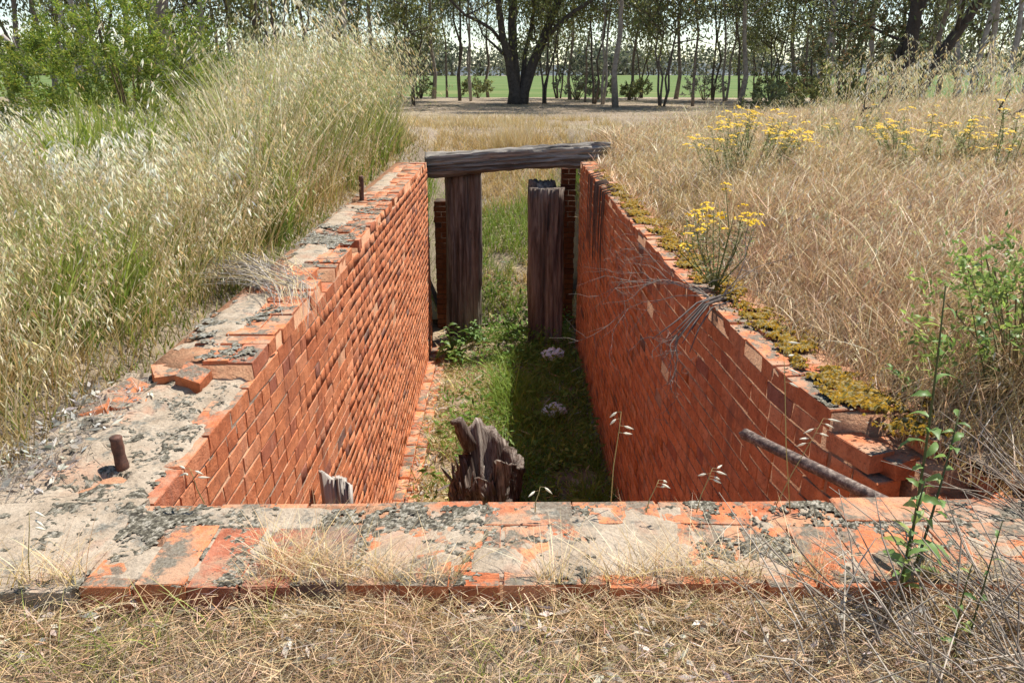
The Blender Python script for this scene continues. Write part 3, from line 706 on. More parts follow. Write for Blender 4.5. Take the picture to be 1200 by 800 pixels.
g = Geo(); g.tube([dn * (L_ - .05), dn * (L_ - .002), dn * L_, dn * (L_ - .002), dn * (L_ - .08)], [.0215, .022, .0205, .015, .014], 16, (.2, .15, .12), cap=False); g.build('rim', M['pipe'], root, True)

def scrap(loc, r, label):
    bm = bmesh.new(); bmesh.ops.create_icosphere(bm, subdivisions=3, radius=r); rr = random.Random(label)
    for v in bm.verts:
        n = v.co.normalized(); k = 1 + .5 * (float(fbm(n.x * 4 + 3 + n.z * 3, n.y * 4 + 1, 17)) - .5) * 2 + .2 * (rr.random() - .5); v.co = Vector((n.x * r * k * 1.25, n.y * r * k, n.z * r * k * .7))
    me = bpy.data.meshes.new('plastic_scrap'); bm.to_mesh(me); bm.free(); me.materials.append(M['plastic']); o = link(bpy.data.objects.new('plastic_scrap', me)); o.location = loc; return tag(o, label, 'plastic scrap')
q = at(647, 428, ZF + .06); scrap((q.x, q.y, ZF + .22), .11, 'far white plastic scrap on the shaded floor by the right post')
q = at(649, 494, ZF + .06); scrap((q.x, q.y, ZF + .20), .10, 'near crumpled white plastic scrap in the shaded trench grass')

# ------------------------------------------------------------------ scattering
def in_frustum(X, Y, margin=1.0, zz=0):
    zd = Y * math.cos(R(PITCH)) + (EYE - zz) * math.sin(R(PITCH)); return np.abs(X) < .68 * zd + margin
def scatter(n, x0, x1, y0, y1, ok, pw=1.0, ref=2.5, margin=.7):
    out = []; tot = 0
    for _ in range(60):
        X = rng.uniform(x0, x1, n); Y = rng.uniform(y0, y1, n)
        k = in_frustum(X, Y, margin) & ok(X, Y) & (rng.uniform(0, 1, n) < np.minimum(1, (ref / np.maximum(Y, ref)) ** pw))
        out.append(np.stack([X[k], Y[k]], -1)); tot += k.sum()
        if tot >= n: break
    return np.concatenate(out)[:n]
def P3(XY, zf=hgt, dz=-.01): return np.concatenate([XY, (zf(XY[:, 0], XY[:, 1]) + dz)[:, None]], 1)
def wmul(P, base, ref=3.0): return base * np.clip(np.linalg.norm(P - np.array([0, 0, EYE]), axis=1) / ref, 1, 4) ** .8

STRAW = [(.66, .52, .29), (.72, .60, .37), (.55, .42, .21), (.62, .47, .24), (.46, .32, .16)]
TIP = [(.80, .70, .50), (.86, .79, .60), (.70, .57, .37)]
GOLD = [(.54, .38, .11), (.47, .34, .10), (.57, .41, .15)]
GREEN = [(.17, .25, .03), (.23, .29, .035), (.12, .20, .025), (.30, .32, .05)]
RUSSET = [(.54, .35, .19), (.62, .42, .24), (.44, .27, .14), (.68, .49, .30)]
CREAM = [(.82, .70, .42), (.90, .81, .56), (.70, .55, .27), (.66, .60, .31), (.54, .56, .28)]
GREY = [(.36, .32, .28), (.46, .42, .37), (.28, .24, .21), (.55, .50, .45)]

def oats(gs, P, h, az, lean, curve, nsp, ls, c0, c1, pal, face=None, frac=.36, wst=.0035):
    """stems with drooping heads of pale spikelets"""
    N = len(P); blades(gs, P, h, wmul(P, wst), az, lean, curve, c0, c1, 4, wpow=1.0)
    K = nsp; t = 1 - frac * rng.uniform(0, 1, (N, K)) ** 1.1
    hor = h[:, None] * (lean[:, None] * t + curve[:, None] * t * t); ver = h[:, None] * (t - .33 * np.abs(curve[:, None]) * t ** 2.2 * 1.1)
    sx = P[:, 0:1] + np.cos(az)[:, None] * hor; sy = P[:, 1:2] + np.sin(az)[:, None] * hor; sz = P[:, 2:3] + ver
    a2 = az[:, None] + rng.normal(0, 1.1, (N, K)); off = rng.uniform(.012, .06, (N, K)) * (1.25 - t + .3) * (ls / .026)[:, None]
    ax = np.stack([sx + np.cos(a2) * off, sy + np.sin(a2) * off, sz - off * rng.uniform(.0, .7, (N, K))], -1).reshape(-1, 3)
    st = np.stack([sx, sy, sz], -1).reshape(-1, 3)
    L = np.repeat(ls, K) * rng.uniform(.8, 1.25, N * K)
    D = np.stack([np.cos(a2).ravel() * .55, np.sin(a2).ravel() * .55, -rng.uniform(.5, 1.1, N * K)], -1); D /= np.linalg.norm(D, axis=1, keepdims=True)
    A = rng.normal(size=(N * K, 3)); S = np.cross(D, A); S /= np.linalg.norm(S, axis=1, keepdims=True); S2 = np.cross(D, S)
    Wd = L * .2; col = pick(pal, N * K, .1)
    V = np.stack([ax, ax + D * (L * .35)[:, None] + S * (Wd * .5)[:, None], ax + D * L[:, None], ax + D * (L * .35)[:, None] - S * (Wd * .5)[:, None],
                  ax + D * (L * .35)[:, None] + S2 * (Wd * .5)[:, None], ax + D * (L * .35)[:, None] - S2 * (Wd * .5)[:, None], st + S * (Wd * .06)[:, None], st - S * (Wd * .06)[:, None]], 1)
    b = np.arange(N * K) * 8
    Q = np.concatenate([np.stack([b, b + 1, b + 2, b + 3], 1), np.stack([b, b + 4, b + 2, b + 5], 1)])
    T = np.stack([b + 6, b + 7, b], 1)
    gs.add(V.reshape(-1, 3), Q, T, np.repeat(col, 8, axis=0))

# --- left bank: mixed green and straw grass under tall wild oats
def okL(X, Y): return (X < -1.47 + .10 * (fbm(Y * 2.2, X * 0, 2) - .5) * 2 - .02) & (Y > .2)
g = Geo()
XY = scatter(60000, -11, -1.4, .4, 15, okL, .9, 3); P = P3(XY); n = len(P)
edge = np.clip((-1.45 - P[:, 0]) / .55, .15, 1); grn = fbm(P[:, 0] * .9, P[:, 1] * .9, 31)
gfac = np.clip((grn - .40) * 4 + .25 * smooth(2.5, 5, P[:, 1]), 0, 1); isg = rng.uniform(0, 1, n) < gfac * .75 + .08
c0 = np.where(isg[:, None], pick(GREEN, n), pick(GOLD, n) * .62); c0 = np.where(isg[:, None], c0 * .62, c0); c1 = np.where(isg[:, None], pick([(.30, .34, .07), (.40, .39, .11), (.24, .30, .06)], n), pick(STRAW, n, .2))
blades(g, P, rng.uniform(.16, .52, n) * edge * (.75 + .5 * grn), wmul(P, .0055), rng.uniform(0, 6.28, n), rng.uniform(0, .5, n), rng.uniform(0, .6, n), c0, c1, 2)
def tallness(P):
    u = P[:, 0] / (P[:, 1] * .944 + .3); return .60 + 1.0 * smooth(-.44, -.30, u) * smooth(4.2, 6.2, P[:, 1])
XY = scatter(21000, -11, -1.5, .4, 13, lambda X, Y: okL(X + .15, Y) & (fbm(X * 1.3, Y * 1.3, 33) > .36), .7, 3.5); P = P3(XY); n = len(P)
isg = rng.uniform(0, 1, n) < .12 + .65 * (fbm(P[:, 0] * 1.1, P[:, 1] * 1.1, 34) > .5)
c0 = np.where(isg[:, None], pick(GREEN, n), pick(GOLD, n)); c1 = np.where(isg[:, None], pick([(.36, .40, .11), (.46, .45, .15)], n), pick(TIP, n))
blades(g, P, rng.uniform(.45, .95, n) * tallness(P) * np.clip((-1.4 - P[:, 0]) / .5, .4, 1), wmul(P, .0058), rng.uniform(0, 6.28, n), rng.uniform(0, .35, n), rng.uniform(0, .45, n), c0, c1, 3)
XY = scatter(4200, -9, -1.5, 1.5, 11, lambda X, Y: okL(X + .10, Y) & (X > -.52 * Y - .3) & (fbm(X * 1.6, Y * 1.2, 35) > .55), .4, 3.5); P = P3(XY); n = len(P)   # clumps of broad fresh blades
blades(g, P, rng.uniform(.35, .8, n) * (.7 + .4 * smooth(3, 6, P[:, 1])), wmul(P, .010), rng.uniform(0, 6.28, n), rng.uniform(0, .25, n), rng.uniform(0, .45, n), pick([(.15, .23, .03), (.19, .27, .035), (.12, .19, .03)], n), pick([(.30, .36, .06), (.40, .41, .10)], n), 4)
XY = scatter(3600, -2.2, -1.38, 1.2, 10, lambda X, Y: X > -1.42 - .4 * (1 - smooth(1, 3, Y)), .6, 3); P = P3(XY, dz=.02); n = len(P)   # dead grey fringe on the wall's back edge
blades(g, P, rng.uniform(.02, .10, n), wmul(P, .0026), rng.uniform(0, 6.28, n), rng.uniform(.3, 2.2, n), rng.uniform(0, .8, n), pick([(.22, .18, .14), (.32, .27, .21), (.15, .12, .09)], n), pick(GREY, n), 3)
tag(g.build('bank_grass', M['grass']), 'thick green and straw grass covering the bank left of the trench', 'grass', kind='stuff')
g = Geo()
def okO(X, Y): return okL(X + .10, Y) & (fbm(X * 1.1, Y * 1.1, 44) > .44 + .10 * (X / Y < -.55) + .10 * (Y < 2.7))
XY = scatter(2300, -11, -1.52, 1.2, 13, okO, .30, 4); P = P3(XY); n = len(P)
h = rng.uniform(.70, 1.12, n) * tallness(P); h = np.where(rng.uniform(0, 1, n) < .07, h * 1.45, h)
isg = rng.uniform(0, 1, n) < .35 + .35 * (P[:, 0] > -2.7); dd = np.linalg.norm(P, axis=1)
c0 = np.where(isg[:, None], pick(GREEN, n), pick(GOLD, n)); c1 = np.where(isg[:, None], pick([(.42, .43, .2)], n), pick(TIP, n))
oats(g, P, h, rng.normal(-.1, 1.0, n), rng.uniform(.02, .25, n), rng.uniform(.10, .45, n), 12, np.clip(.036 * (dd / 4) ** .5, .032, .056), c0, c1, CREAM)
XY = scatter(330, -6, -1.6, 2.2, 9, lambda X, Y: okL(X + .18, Y) & (fbm(X * 1.7, Y * 1.7, 47) > .5), .2, 4); P = P3(XY); n = len(P)      # the tallest heads
oats(g, P, rng.uniform(1.0, 1.3, n) * tallness(P), rng.normal(-.2, 1.0, n), rng.uniform(.1, .35, n), rng.uniform(.15, .5, n), 18, np.clip(.042 * (np.linalg.norm(P, axis=1) / 4) ** .5, .036, .06), pick(GREEN, n), pick(TIP, n), [(.93, .88, .70), (.90, .82, .58)])
XY = scatter(4200, -9, -1.5, 1.0, 9, lambda X, Y: okL(X + .08, Y), .7, 3.2); P = P3(XY); n = len(P)      # shorter golden grass with fine heads
oats(g, P, rng.uniform(.38, .68, n), rng.normal(.1, 1.1, n), rng.uniform(.02, .3, n), rng.uniform(.2, .8, n), 7, np.clip(.016 * (np.linalg.norm(P, axis=1) / 3) ** .6, .015, .03), pick(GOLD, n), pick(STRAW, n), STRAW + TIP, frac=.22, wst=.003)
tag(g.build('wild_oats', M['dry']), 'tall wild oats with drooping cream seed heads on the left bank', 'wild oats', kind='stuff')

# --- right bank: short russet grass with pale tips
def okR(X, Y):
    s = X - xr(np.clip(Y, 0, 14)); return (s > .13 + .16 * (fbm(Y * 2.5, s * 0, 8) - .5) - .08 * smooth(4, 7, Y)) & ((Y > 1.9) | (X > 1.75))
g = Geo()
XY = scatter(105000, 1.0, 12, .9, 14.5, okR, .9, 3); P = P3(XY); n = len(P)
s = P[:, 0] - xr(np.clip(P[:, 1], 0, 14)); ed = np.clip((s - .1) / .4, .2, 1); f = fbm(P[:, 0] * 1.2, P[:, 1] * 1.2, 61); f2 = fbm(P[:, 0] * .5, P[:, 1] * .5, 62)
red = rng.uniform(0, 1, n) < np.clip(.62 - (f2 - .5) * 3.0, .1, .95)
c0 = np.where(red[:, None], pick(RUSSET, n) * .8, pick(GOLD, n) * .8); c1 = np.where(red[:, None], pick([(.54, .35, .20), (.60, .43, .27), (.47, .28, .16)], n, .22), pick(STRAW, n, .2))
blades(g, P, rng.uniform(.10, .34, n) * ed * (.6 + .8 * f), wmul(P, .004), rng.normal(.3, 1.4, n), rng.uniform(0, .5, n), rng.uniform(0, .8, n), c0, c1, 2)
XY = scatter(26000, 1.1, 11, 1.2, 13, lambda X, Y: okR(X - .12, Y), .8, 3); P = P3(XY); n = len(P); f = fbm(P[:, 0] * 1.2, P[:, 1] * 1.2, 61)
s = P[:, 0] - xr(np.clip(P[:, 1], 0, 14))
blades(g, P, rng.uniform(.2, .42, n) * (.6 + .7 * f) * np.clip(s / .6, .5, 1), wmul(P, .0042), rng.normal(.2, 1.2, n), rng.uniform(0, .4, n), rng.uniform(.3, 1.0, n), pick(RUSSET * 2 + STRAW[4:], n, .2), pick(STRAW + RUSSET + TIP, n, .2), 4, wpow=2.5)
tag(g.build('bank_grass', M['dry']), 'short russet dry grass with pale tips covering the right bank', 'grass', kind='stuff')
g = Geo()
XY = scatter(6500, 1.3, 10, 1.6, 12, lambda X, Y: okR(X - .12, Y), .5, 3); P = P3(XY); n = len(P)
oats(g, P, rng.uniform(.16, .40, n) * np.clip((P[:, 0] - xr(P[:, 1])) / .7, .5, 1), rng.normal(.2, 1.3, n), rng.uniform(.05, .5, n), rng.uniform(.3, 1.1, n), 6, np.clip(.027 * (np.linalg.norm(P, axis=1) / 3) ** .6, .022, .05), pick(RUSSET, n), pick(STRAW, n), TIP + CREAM[:3] + [(.62, .48, .36)], frac=.3, wst=.0022)
XY = scatter(700, 1.5, 10, 2.2, 12, lambda X, Y: okR(X - .2, Y) & (fbm(X, Y, 66) > .45), .4, 4); P = P3(XY); n = len(P)
oats(g, P, rng.uniform(.35, .6, n), rng.normal(.4, 1.1, n), rng.uniform(.05, .3, n), rng.uniform(.2, .6, n), 9, np.full(n, .032), pick(GOLD, n), pick(TIP, n), CREAM)
XY = scatter(230, 2.6, 10, 5.5, 12, lambda X, Y: okR(X - .5, Y) & (X / Y > .40) & (fbm(X * .7, Y * .7, 67) > .38), .1, 6); P = P3(XY); n = len(P)
oats(g, P, rng.uniform(.65, 1.15, n), rng.normal(.5, .9, n), rng.uniform(.1, .35, n), rng.uniform(.2, .5, n), 20, np.full(n, .044), pick(GOLD, n), pick(TIP, n), CREAM + [(.7, .7, .62)])
tag(g.build('wild_oats', M['dry']), 'scattered wild oats with silvery seed heads on the right bank', 'wild oats', kind='stuff')

# --- foreground: matted straw against the front wall
g = Geo()
def okF(X, Y): return (Y < 1.47) | ((X < -1.5) & (Y < 1.75)) | ((X > 1.5 + .1 * vnoise(Y * 9, Y, 3)) & (Y < 2.05))
XY = scatter(62000, -2.4, 2.6, .75, 2.0, okF, 0, 3, .5); P = P3(XY); n = len(P); f = fbm(P[:, 0] * 3, P[:, 1] * 3, 71)
grn = rng.uniform(0, 1, n) < .03 + .04 * smooth(-.3, -1.2, P[:, 0])
c0 = np.where(grn[:, None], pick(GREEN, n), pick(RUSSET + [(.24, .15, .08), (.19, .12, .065), (.28, .20, .09), (.34, .25, .12)] * 2, n, .28)); c1 = np.where(grn[:, None], pick([(.36, .36, .10)], n), pick(STRAW[:2] + RUSSET * 2 + [(.42, .30, .15), (.36, .24, .14)] * 2 + GREY[:1], n, .28))
blades(g, P, rng.uniform(.02, .09, n) * (.45 + 1.0 * f), rng.uniform(.001, .0026, n), rng.uniform(0, 6.28, n), rng.uniform(.1, 1.5, n), rng.uniform(0, .9, n), c0, c1, 2)
XY = scatter(20000, -2.4, 2.6, .75, 2.0, okF, 0, 3, .5); P = P3(XY, dz=.02); n = len(P)     # lying stalks
P[:, 2] += rng.uniform(0, .05, n)
blades(g, P, rng.uniform(.004, .022, n), rng.uniform(.001, .0024, n), rng.uniform(0, 6.28, n), rng.uniform(2, 6, n), rng.uniform(-2.5, 2.5, n), pick(RUSSET + [(.3, .2, .1)], n, .25), pick(STRAW + RUSSET * 2 + GREY, n, .25), 3)
XY = scatter(650, -1.6, 1.2, .85, 1.42, lambda X, Y: fbm(X * 3.3, Y * 3.3, 92) > .60, 0, 3, .5); P = P3(XY); n = len(P)
blades(g, P, rng.uniform(.05, .16, n), rng.uniform(.002, .004, n), rng.uniform(0, 6.28, n), rng.uniform(.1, .8, n), rng.uniform(0, .9, n), pick(GREEN, n), pick([(.36, .38, .10), (.42, .36, .12)], n), 3)
XY = scatter(4200, -1.5, 1.6, 1.38, 1.60, lambda X, Y: (fbm(X * 4, X * 0, 77) > .42) & (Y < 1.47 + .14 * (fbm(X * 3, X * 0 + 2, 78) - .3) + .10 * np.exp(-((X + .62) / .35) ** 2)), 0, 3, .5); P = P3(XY, dz=.0); P[:, 2] = np.where(P[:, 1] > 1.47, .0, P[:, 2]); n = len(P)   # tuft edge hanging over the coping
blades(g, P, rng.uniform(.03, .13, n), rng.uniform(.001, .0026, n), rng.normal(1.5, 1.2, n), rng.uniform(.2, 1.3, n), rng.uniform(.2, 1.2, n), pick(RUSSET + GOLD, n), pick(STRAW + TIP + RUSSET, n), 4)
tag(g.build('straw', M['dry']), 'matted dry straw covering the ground in front of the brick coping', 'straw', kind='stuff')
g = Geo()
XY = scatter(1500, -1.4, 1.6, .9, 1.46, lambda X, Y: fbm(X * 2.5, Y * 2.5, 79) > .46 - .1 * (X > 0), 0, 3, .5); P = P3(XY, dz=.03); n = len(P)
D = rng.normal(size=(n, 3)) * np.array([1, 1, .25]); leaves(g, P, D, rng.uniform(.015, .05, n), rng.uniform(.006, .016, n), pick([(.62, .55, .45), (.72, .68, .6), (.5, .42, .33), (.38, .3, .22)], n))
XY = scatter(420, -1.66, -1.36, 2.0, 2.9, lambda X, Y: X < 9, 0, 3, .5); P = P3(XY, lambda X, Y: 0 * X - .05); n = len(P)
D = rng.normal(size=(n, 3)) * np.array([1, 1, .35]); leaves(g, P, D, rng.uniform(.02, .06, n), rng.uniform(.008, .02, n), pick([(.45, .43, .38), (.6, .57, .5), (.3, .27, .22)], n))
tag(g.build('leaf_litter', M['dry']), 'pale dry leaves and bark flakes lying among the straw', 'leaf litter', kind='stuff')

# grey dead stalks, lower right
g = Geo()
for _ in range(380):
    a = random.gauss(2.2, .55) if random.random() < .75 else random.uniform(0, 6.28); L0 = random.uniform(.10, .34)
    p = Vector((random.uniform(.55, 1.75), random.uniform(1.0, 1.85), 0)); 
    if p.x < 1.1 - .5 * (p.y - 1) and random.random() < .6: p.x += .5
    p.z = float(hgt(p.x, p.y)) + (.02 if p.y < 1.47 or p.x > 1.6 else .05)
    if p.y > 1.47 and p.x < 1.3: p.y -= .45
    el = random.uniform(.05, .9); d = Vector((math.cos(a) * math.cos(el), math.sin(a) * math.cos(el), math.sin(el))) * L0
    mid = p + d * .55 + Vector((random.gauss(0, .015), random.gauss(0, .015), random.uniform(0, .02)))
    c = np.array(random.choice(GREY)) * random.uniform(.75, 1.2); g.tube([p, mid, p + d], [.0021, .0017, .0008], 4, c * np.array((.72, .66, .58)), cap=False)
tag(g.build('dead_stalks', M['twig']), 'tangle of grey dead weed stalks in the lower right corner', 'dead stalks', kind='stuff')

# --- open ground behind: thin dry grass, and the trench floor
g = Geo()
def okB(X, Y): return ((np.abs(X) > 1.5) | (Y > 17.0)) & (Y > 10.8) & (fbm(X * .5, Y * .9, 81) > .36)
XY = scatter(26000, -16, 22, 10.8, 31, okB, 1.0, 12, 1); P = P3(XY); n = len(P); near = 1 - smooth(13, 24, P[:, 1])
blades(g, P, rng.uniform(.05, .20, n) * (.35 + .9 * near), rng.uniform(.007, .014, n), rng.uniform(0, 6.28, n), rng.uniform(0, .5, n), rng.uniform(0, .5, n), pick(GOLD + STRAW, n), pick(STRAW, n), 2)
XY = scatter(7000, -2.6, 2.6, 14.5, 21, lambda X, Y: fbm(X * 1.1, Y * .7, 90) > .40, 0, 12, 1); P = P3(XY); n = len(P)
blades(g, P, rng.uniform(.06, .26, n), rng.uniform(.008, .013, n), rng.uniform(0, 6.28, n), rng.uniform(0, .4, n), rng.uniform(0, .5, n), pick(GOLD, n), pick(STRAW + TIP, n), 3)
XY = scatter(14000, -1.35, 1.35, 11.5, 17, lambda X, Y: fbm(X * 1.8, Y * 1.8, 83) > .36, 0, 12, 1); P = P3(XY); n = len(P)
grn = rng.uniform(0, 1, n) < np.clip((fbm(P[:, 0] * 1.1 + 5, P[:, 1] * 1.1, 84) - .34) * 5, 0, .92) * (1 - smooth(13.5, 15.5, P[:, 1]))
c0 = np.where(grn[:, None], pick(GREEN, n), pick(GOLD, n)); c1 = np.where(grn[:, None], pick([(.30, .40, .08), (.24, .36, .06)], n), pick(STRAW, n))
blades(g, P, rng.uniform(.08, .34, n) * np.where(grn, 1.3, .8), rng.uniform(.007, .014, n), rng.uniform(0, 6.28, n), rng.uniform(0, .5, n), rng.uniform(0, .6, n), c0, c1, 3)
XY = np.stack([rng.normal(.22, .22, 1400), rng.normal(16.2, .25, 1400)], -1); P = P3(XY); n = len(P)
blades(g, P, rng.uniform(.25, .75, n), rng.uniform(.006, .010, n), rng.uniform(0, 6.28, n), rng.uniform(0, .45, n), rng.uniform(0, .3, n), pick(GOLD, n), pick(STRAW + TIP, n), 3)
tag(g.build('field_grass', M['dry']), 'thin dry grass on the open ground and ramp beyond the beam', 'grass', kind='stuff')
g = Geo()
XY = scatter(19000, -.86, 1.0, 5.2, 11.3, lambda X, Y: (X < xr(Y) - .03) & (fbm(X * 2, Y * 2, 86) > .30), 0, 6, 1); P = P3(XY, floor_h); n = len(P)
grn = rng.uniform(0, 1, n) < np.clip(.10 + .9 * smooth(-.35, .15, P[:, 0] + .25 * (fbm(P[:, 0] * 3, P[:, 1] * 2, 88) - .5) * 4), 0, .85)
c0 = np.where(grn[:, None], pick(GREEN, n), pick(GOLD + STRAW, n)); c1 = np.where(grn[:, None], pick([(.22, .34, .06), (.28, .40, .08), (.18, .28, .05)], n), pick(STRAW + TIP, n))
lush = .75 - .35 * smooth(9.3, 10.3, P[:, 1]) + 1.0 * np.exp(-((P[:, 0] - .05) / .25) ** 2 - ((P[:, 1] - 8.2) / 1.6) ** 2)
blades(g, P, rng.uniform(.06, .26, n) * lush * np.where(grn, 1.5, .8) * (.15 + 1.5 * fbm(P[:, 0] * 3.5, P[:, 1] * 3.5, 95)), rng.uniform(.006, .016, n), rng.uniform(0, 6.28, n), rng.uniform(0, .6, n), rng.uniform(.1, .9, n), c0, c1, 3)
XY = scatter(4600, -.75, 1.0, 5.6, 12.5, lambda X, Y: (X < xr(Y) - .05) & (fbm(X * 2.6 + 7, Y * 2.6, 97) > .50 - .12 * smooth(-.1, .3, X)), 0, 6, 1); P = P3(XY, lambda X, Y: np.where(Y < 11.6, floor_h(X, Y), hgt(X, Y)), .04); n = len(P); P[:, 2] += rng.uniform(0, .26, n)
leaves(g, P, rng.normal(size=(n, 3)) * np.array([1, 1, .5]) + np.array([0, 0, .35]), rng.uniform(.04, .12, n), rng.uniform(.015, .04, n), pick([(.12, .22, .04), (.17, .28, .05), (.10, .18, .035), (.24, .31, .07)], n))
XY = np.stack([rng.uniform(-1.0, -.72, 1500), rng.uniform(4.8, 11, 1500)], -1); P = P3(XY, lambda X, Y: 0 * X + ZF + .07); n = len(P)
leaves(g, P, rng.normal(size=(n, 3)) * np.array([1, 1, .25]), rng.uniform(.03, .14, n), rng.uniform(.006, .025, n), pick(STRAW + GREY + RUSSET, n))
XY = scatter(1800, -.9, 1.0, 5.6, 14, lambda X, Y: Y > 0, 0, 6, 1); P = P3(XY, lambda X, Y: np.where(Y < 11.6, floor_h(X, Y), hgt(X, Y)), .05); n = len(P)
leaves(g, P, rng.normal(size=(n, 3)) * np.array([1, 1, .2]), rng.uniform(.05, .25, n), rng.uniform(.006, .03, n), pick(STRAW + GREY, n))
tag(g.build('trench_grass', M['grass']), 'green and straw grass growing on the trench floor', 'grass', kind='stuff')

# ------------------------------------------------------------------ single plants
def leaf_mesh(L, Wd, bend, seed):
    r = random.Random(seed); g = Geo(); n = 6; V = []
    for k in range(n + 1):
        t = k / n; w = Wd * math.sin(math.pi * min(1, t * .93 + .06)) ** .8 * (1 + .25 * math.sin(t * 19 + seed)) * .5 * (1 if k < n else .05)
        z = bend * L * t * (1 - t) * 1.6 - bend * L * .6 * t * t
        V += [(L * t, -w, z + w * .35), (L * t, 0, z), (L * t, w, z + w * .35)]
    Q = []
    for k in range(n): Q += [(k * 3, k * 3 + 1, k * 3 + 4, k * 3 + 3), (k * 3 + 1, k * 3 + 2, k * 3 + 5, k * 3 + 4)]
    base = np.array(r.choice([(.16, .27, .07), (.20, .32, .09), (.13, .22, .06), (.30, .36, .09)])); g.add(V, Q, None, base)
    return g.mesh('leaf', M['leaf'], True)
LEAF = [leaf_mesh(1, .30 + .05 * (i % 3), .25 + .1 * (i % 4), i) for i in range(6)]
def leafy_weed(base, tips, label, nleaf, lsize, stemcol=(.16, .13, .06), rad=.0045, cat='weed', lowleaf=.15, name='leafy_weed', group=None, kindleaf=None):
    root = empty(name, base, label, cat, group); base = Vector(base)
    for ti, tp in enumerate(tips):
        tp = Vector(tp) - base; g = Geo(); pts = []
        side = Vector((random.gauss(0, .02), random.gauss(0, .02), 0))
        for k in range(7):
            t = k / 6; pts.append(tp * t + side * math.sin(t * 3.1) + Vector((0, 0, 0)))
        cols = np.array([np.array(stemcol) * (1 - t) + np.array((.17, .26, .06)) * t for t in np.linspace(0, 1, 7)])
        g.tube(pts, list(np.linspace(rad, rad * .35, 7)), 6, (.14, .15, .06)); g.build('stem', M['leaf'], root, True)
        for k in range(nleaf):
            t = lowleaf + (1 - lowleaf) * (k + random.random() * .6) / nleaf; i = min(5, int(t * 6)); p = pts[i].lerp(pts[i + 1], t * 6 - i) if i < 6 else pts[6]
            o = link(bpy.data.objects.new('leaf', random.choice(LEAF)), root); s = lsize * random.uniform(.55, 1.2) * (1.15 - .75 * t)
            o.location = p; o.scale = (s, s, s); o.rotation_euler = (random.gauss(0, .4), random.uniform(-.75, .15), k * 2.4 + random.gauss(0, .5))
    return root
wb = at(1052, 722, -.12)
leafy_weed(wb, [atY(1108, 335, wb.y + .05), atY(1125, 480, wb.y + .12), atY(1085, 560, wb.y - .05)], 'tall green leafy weed rising in front of the right end of the coping', 20, .075)
wb = at(1120, 800, -.15)
leafy_weed(wb, [atY(1175, 610, wb.y + .03), atY(1140, 660, wb.y - .05)], 'small pale green weed among grey stalks in the lower right corner', 7, .05, rad=.003)
for k, (px, py, tx, ty, lab) in enumerate([(1165, 480, 1150, 290, 'green weed with upright stems at the right edge above the coping'), (1085, 470, 1045, 432, 'low sprawling green weed on the mossy right bank')]):
    b = at(px, py, .12); b.z = float(hgt(b.x, b.y)); b = at(px, py, b.z)
    leafy_weed(b, [atY(tx, ty, b.y), atY(tx + 25, ty + 30, b.y + .05), atY(tx - 15, ty + 45, b.y - .06)], lab, 20, .085, rad=.003)
q = at(531, 425, ZF); leafy_weed((q.x, q.y, ZF), [(q.x - .05, q.y, ZF + .55), (q.x + .12, q.y - .1, ZF + .4), (q.x - .12, q.y - .12, ZF + .35)], 'bright green leafy nettle at the foot of the left post', 14, .26, rad=.008)
q = at(556, 405, ZF); leafy_weed((q.x, q.y, ZF), [(q.x, q.y, ZF + .4), (q.x + .1, q.y - .1, ZF + .3)], 'small green weed in the gap between the two posts', 12, .2, rad=.006)

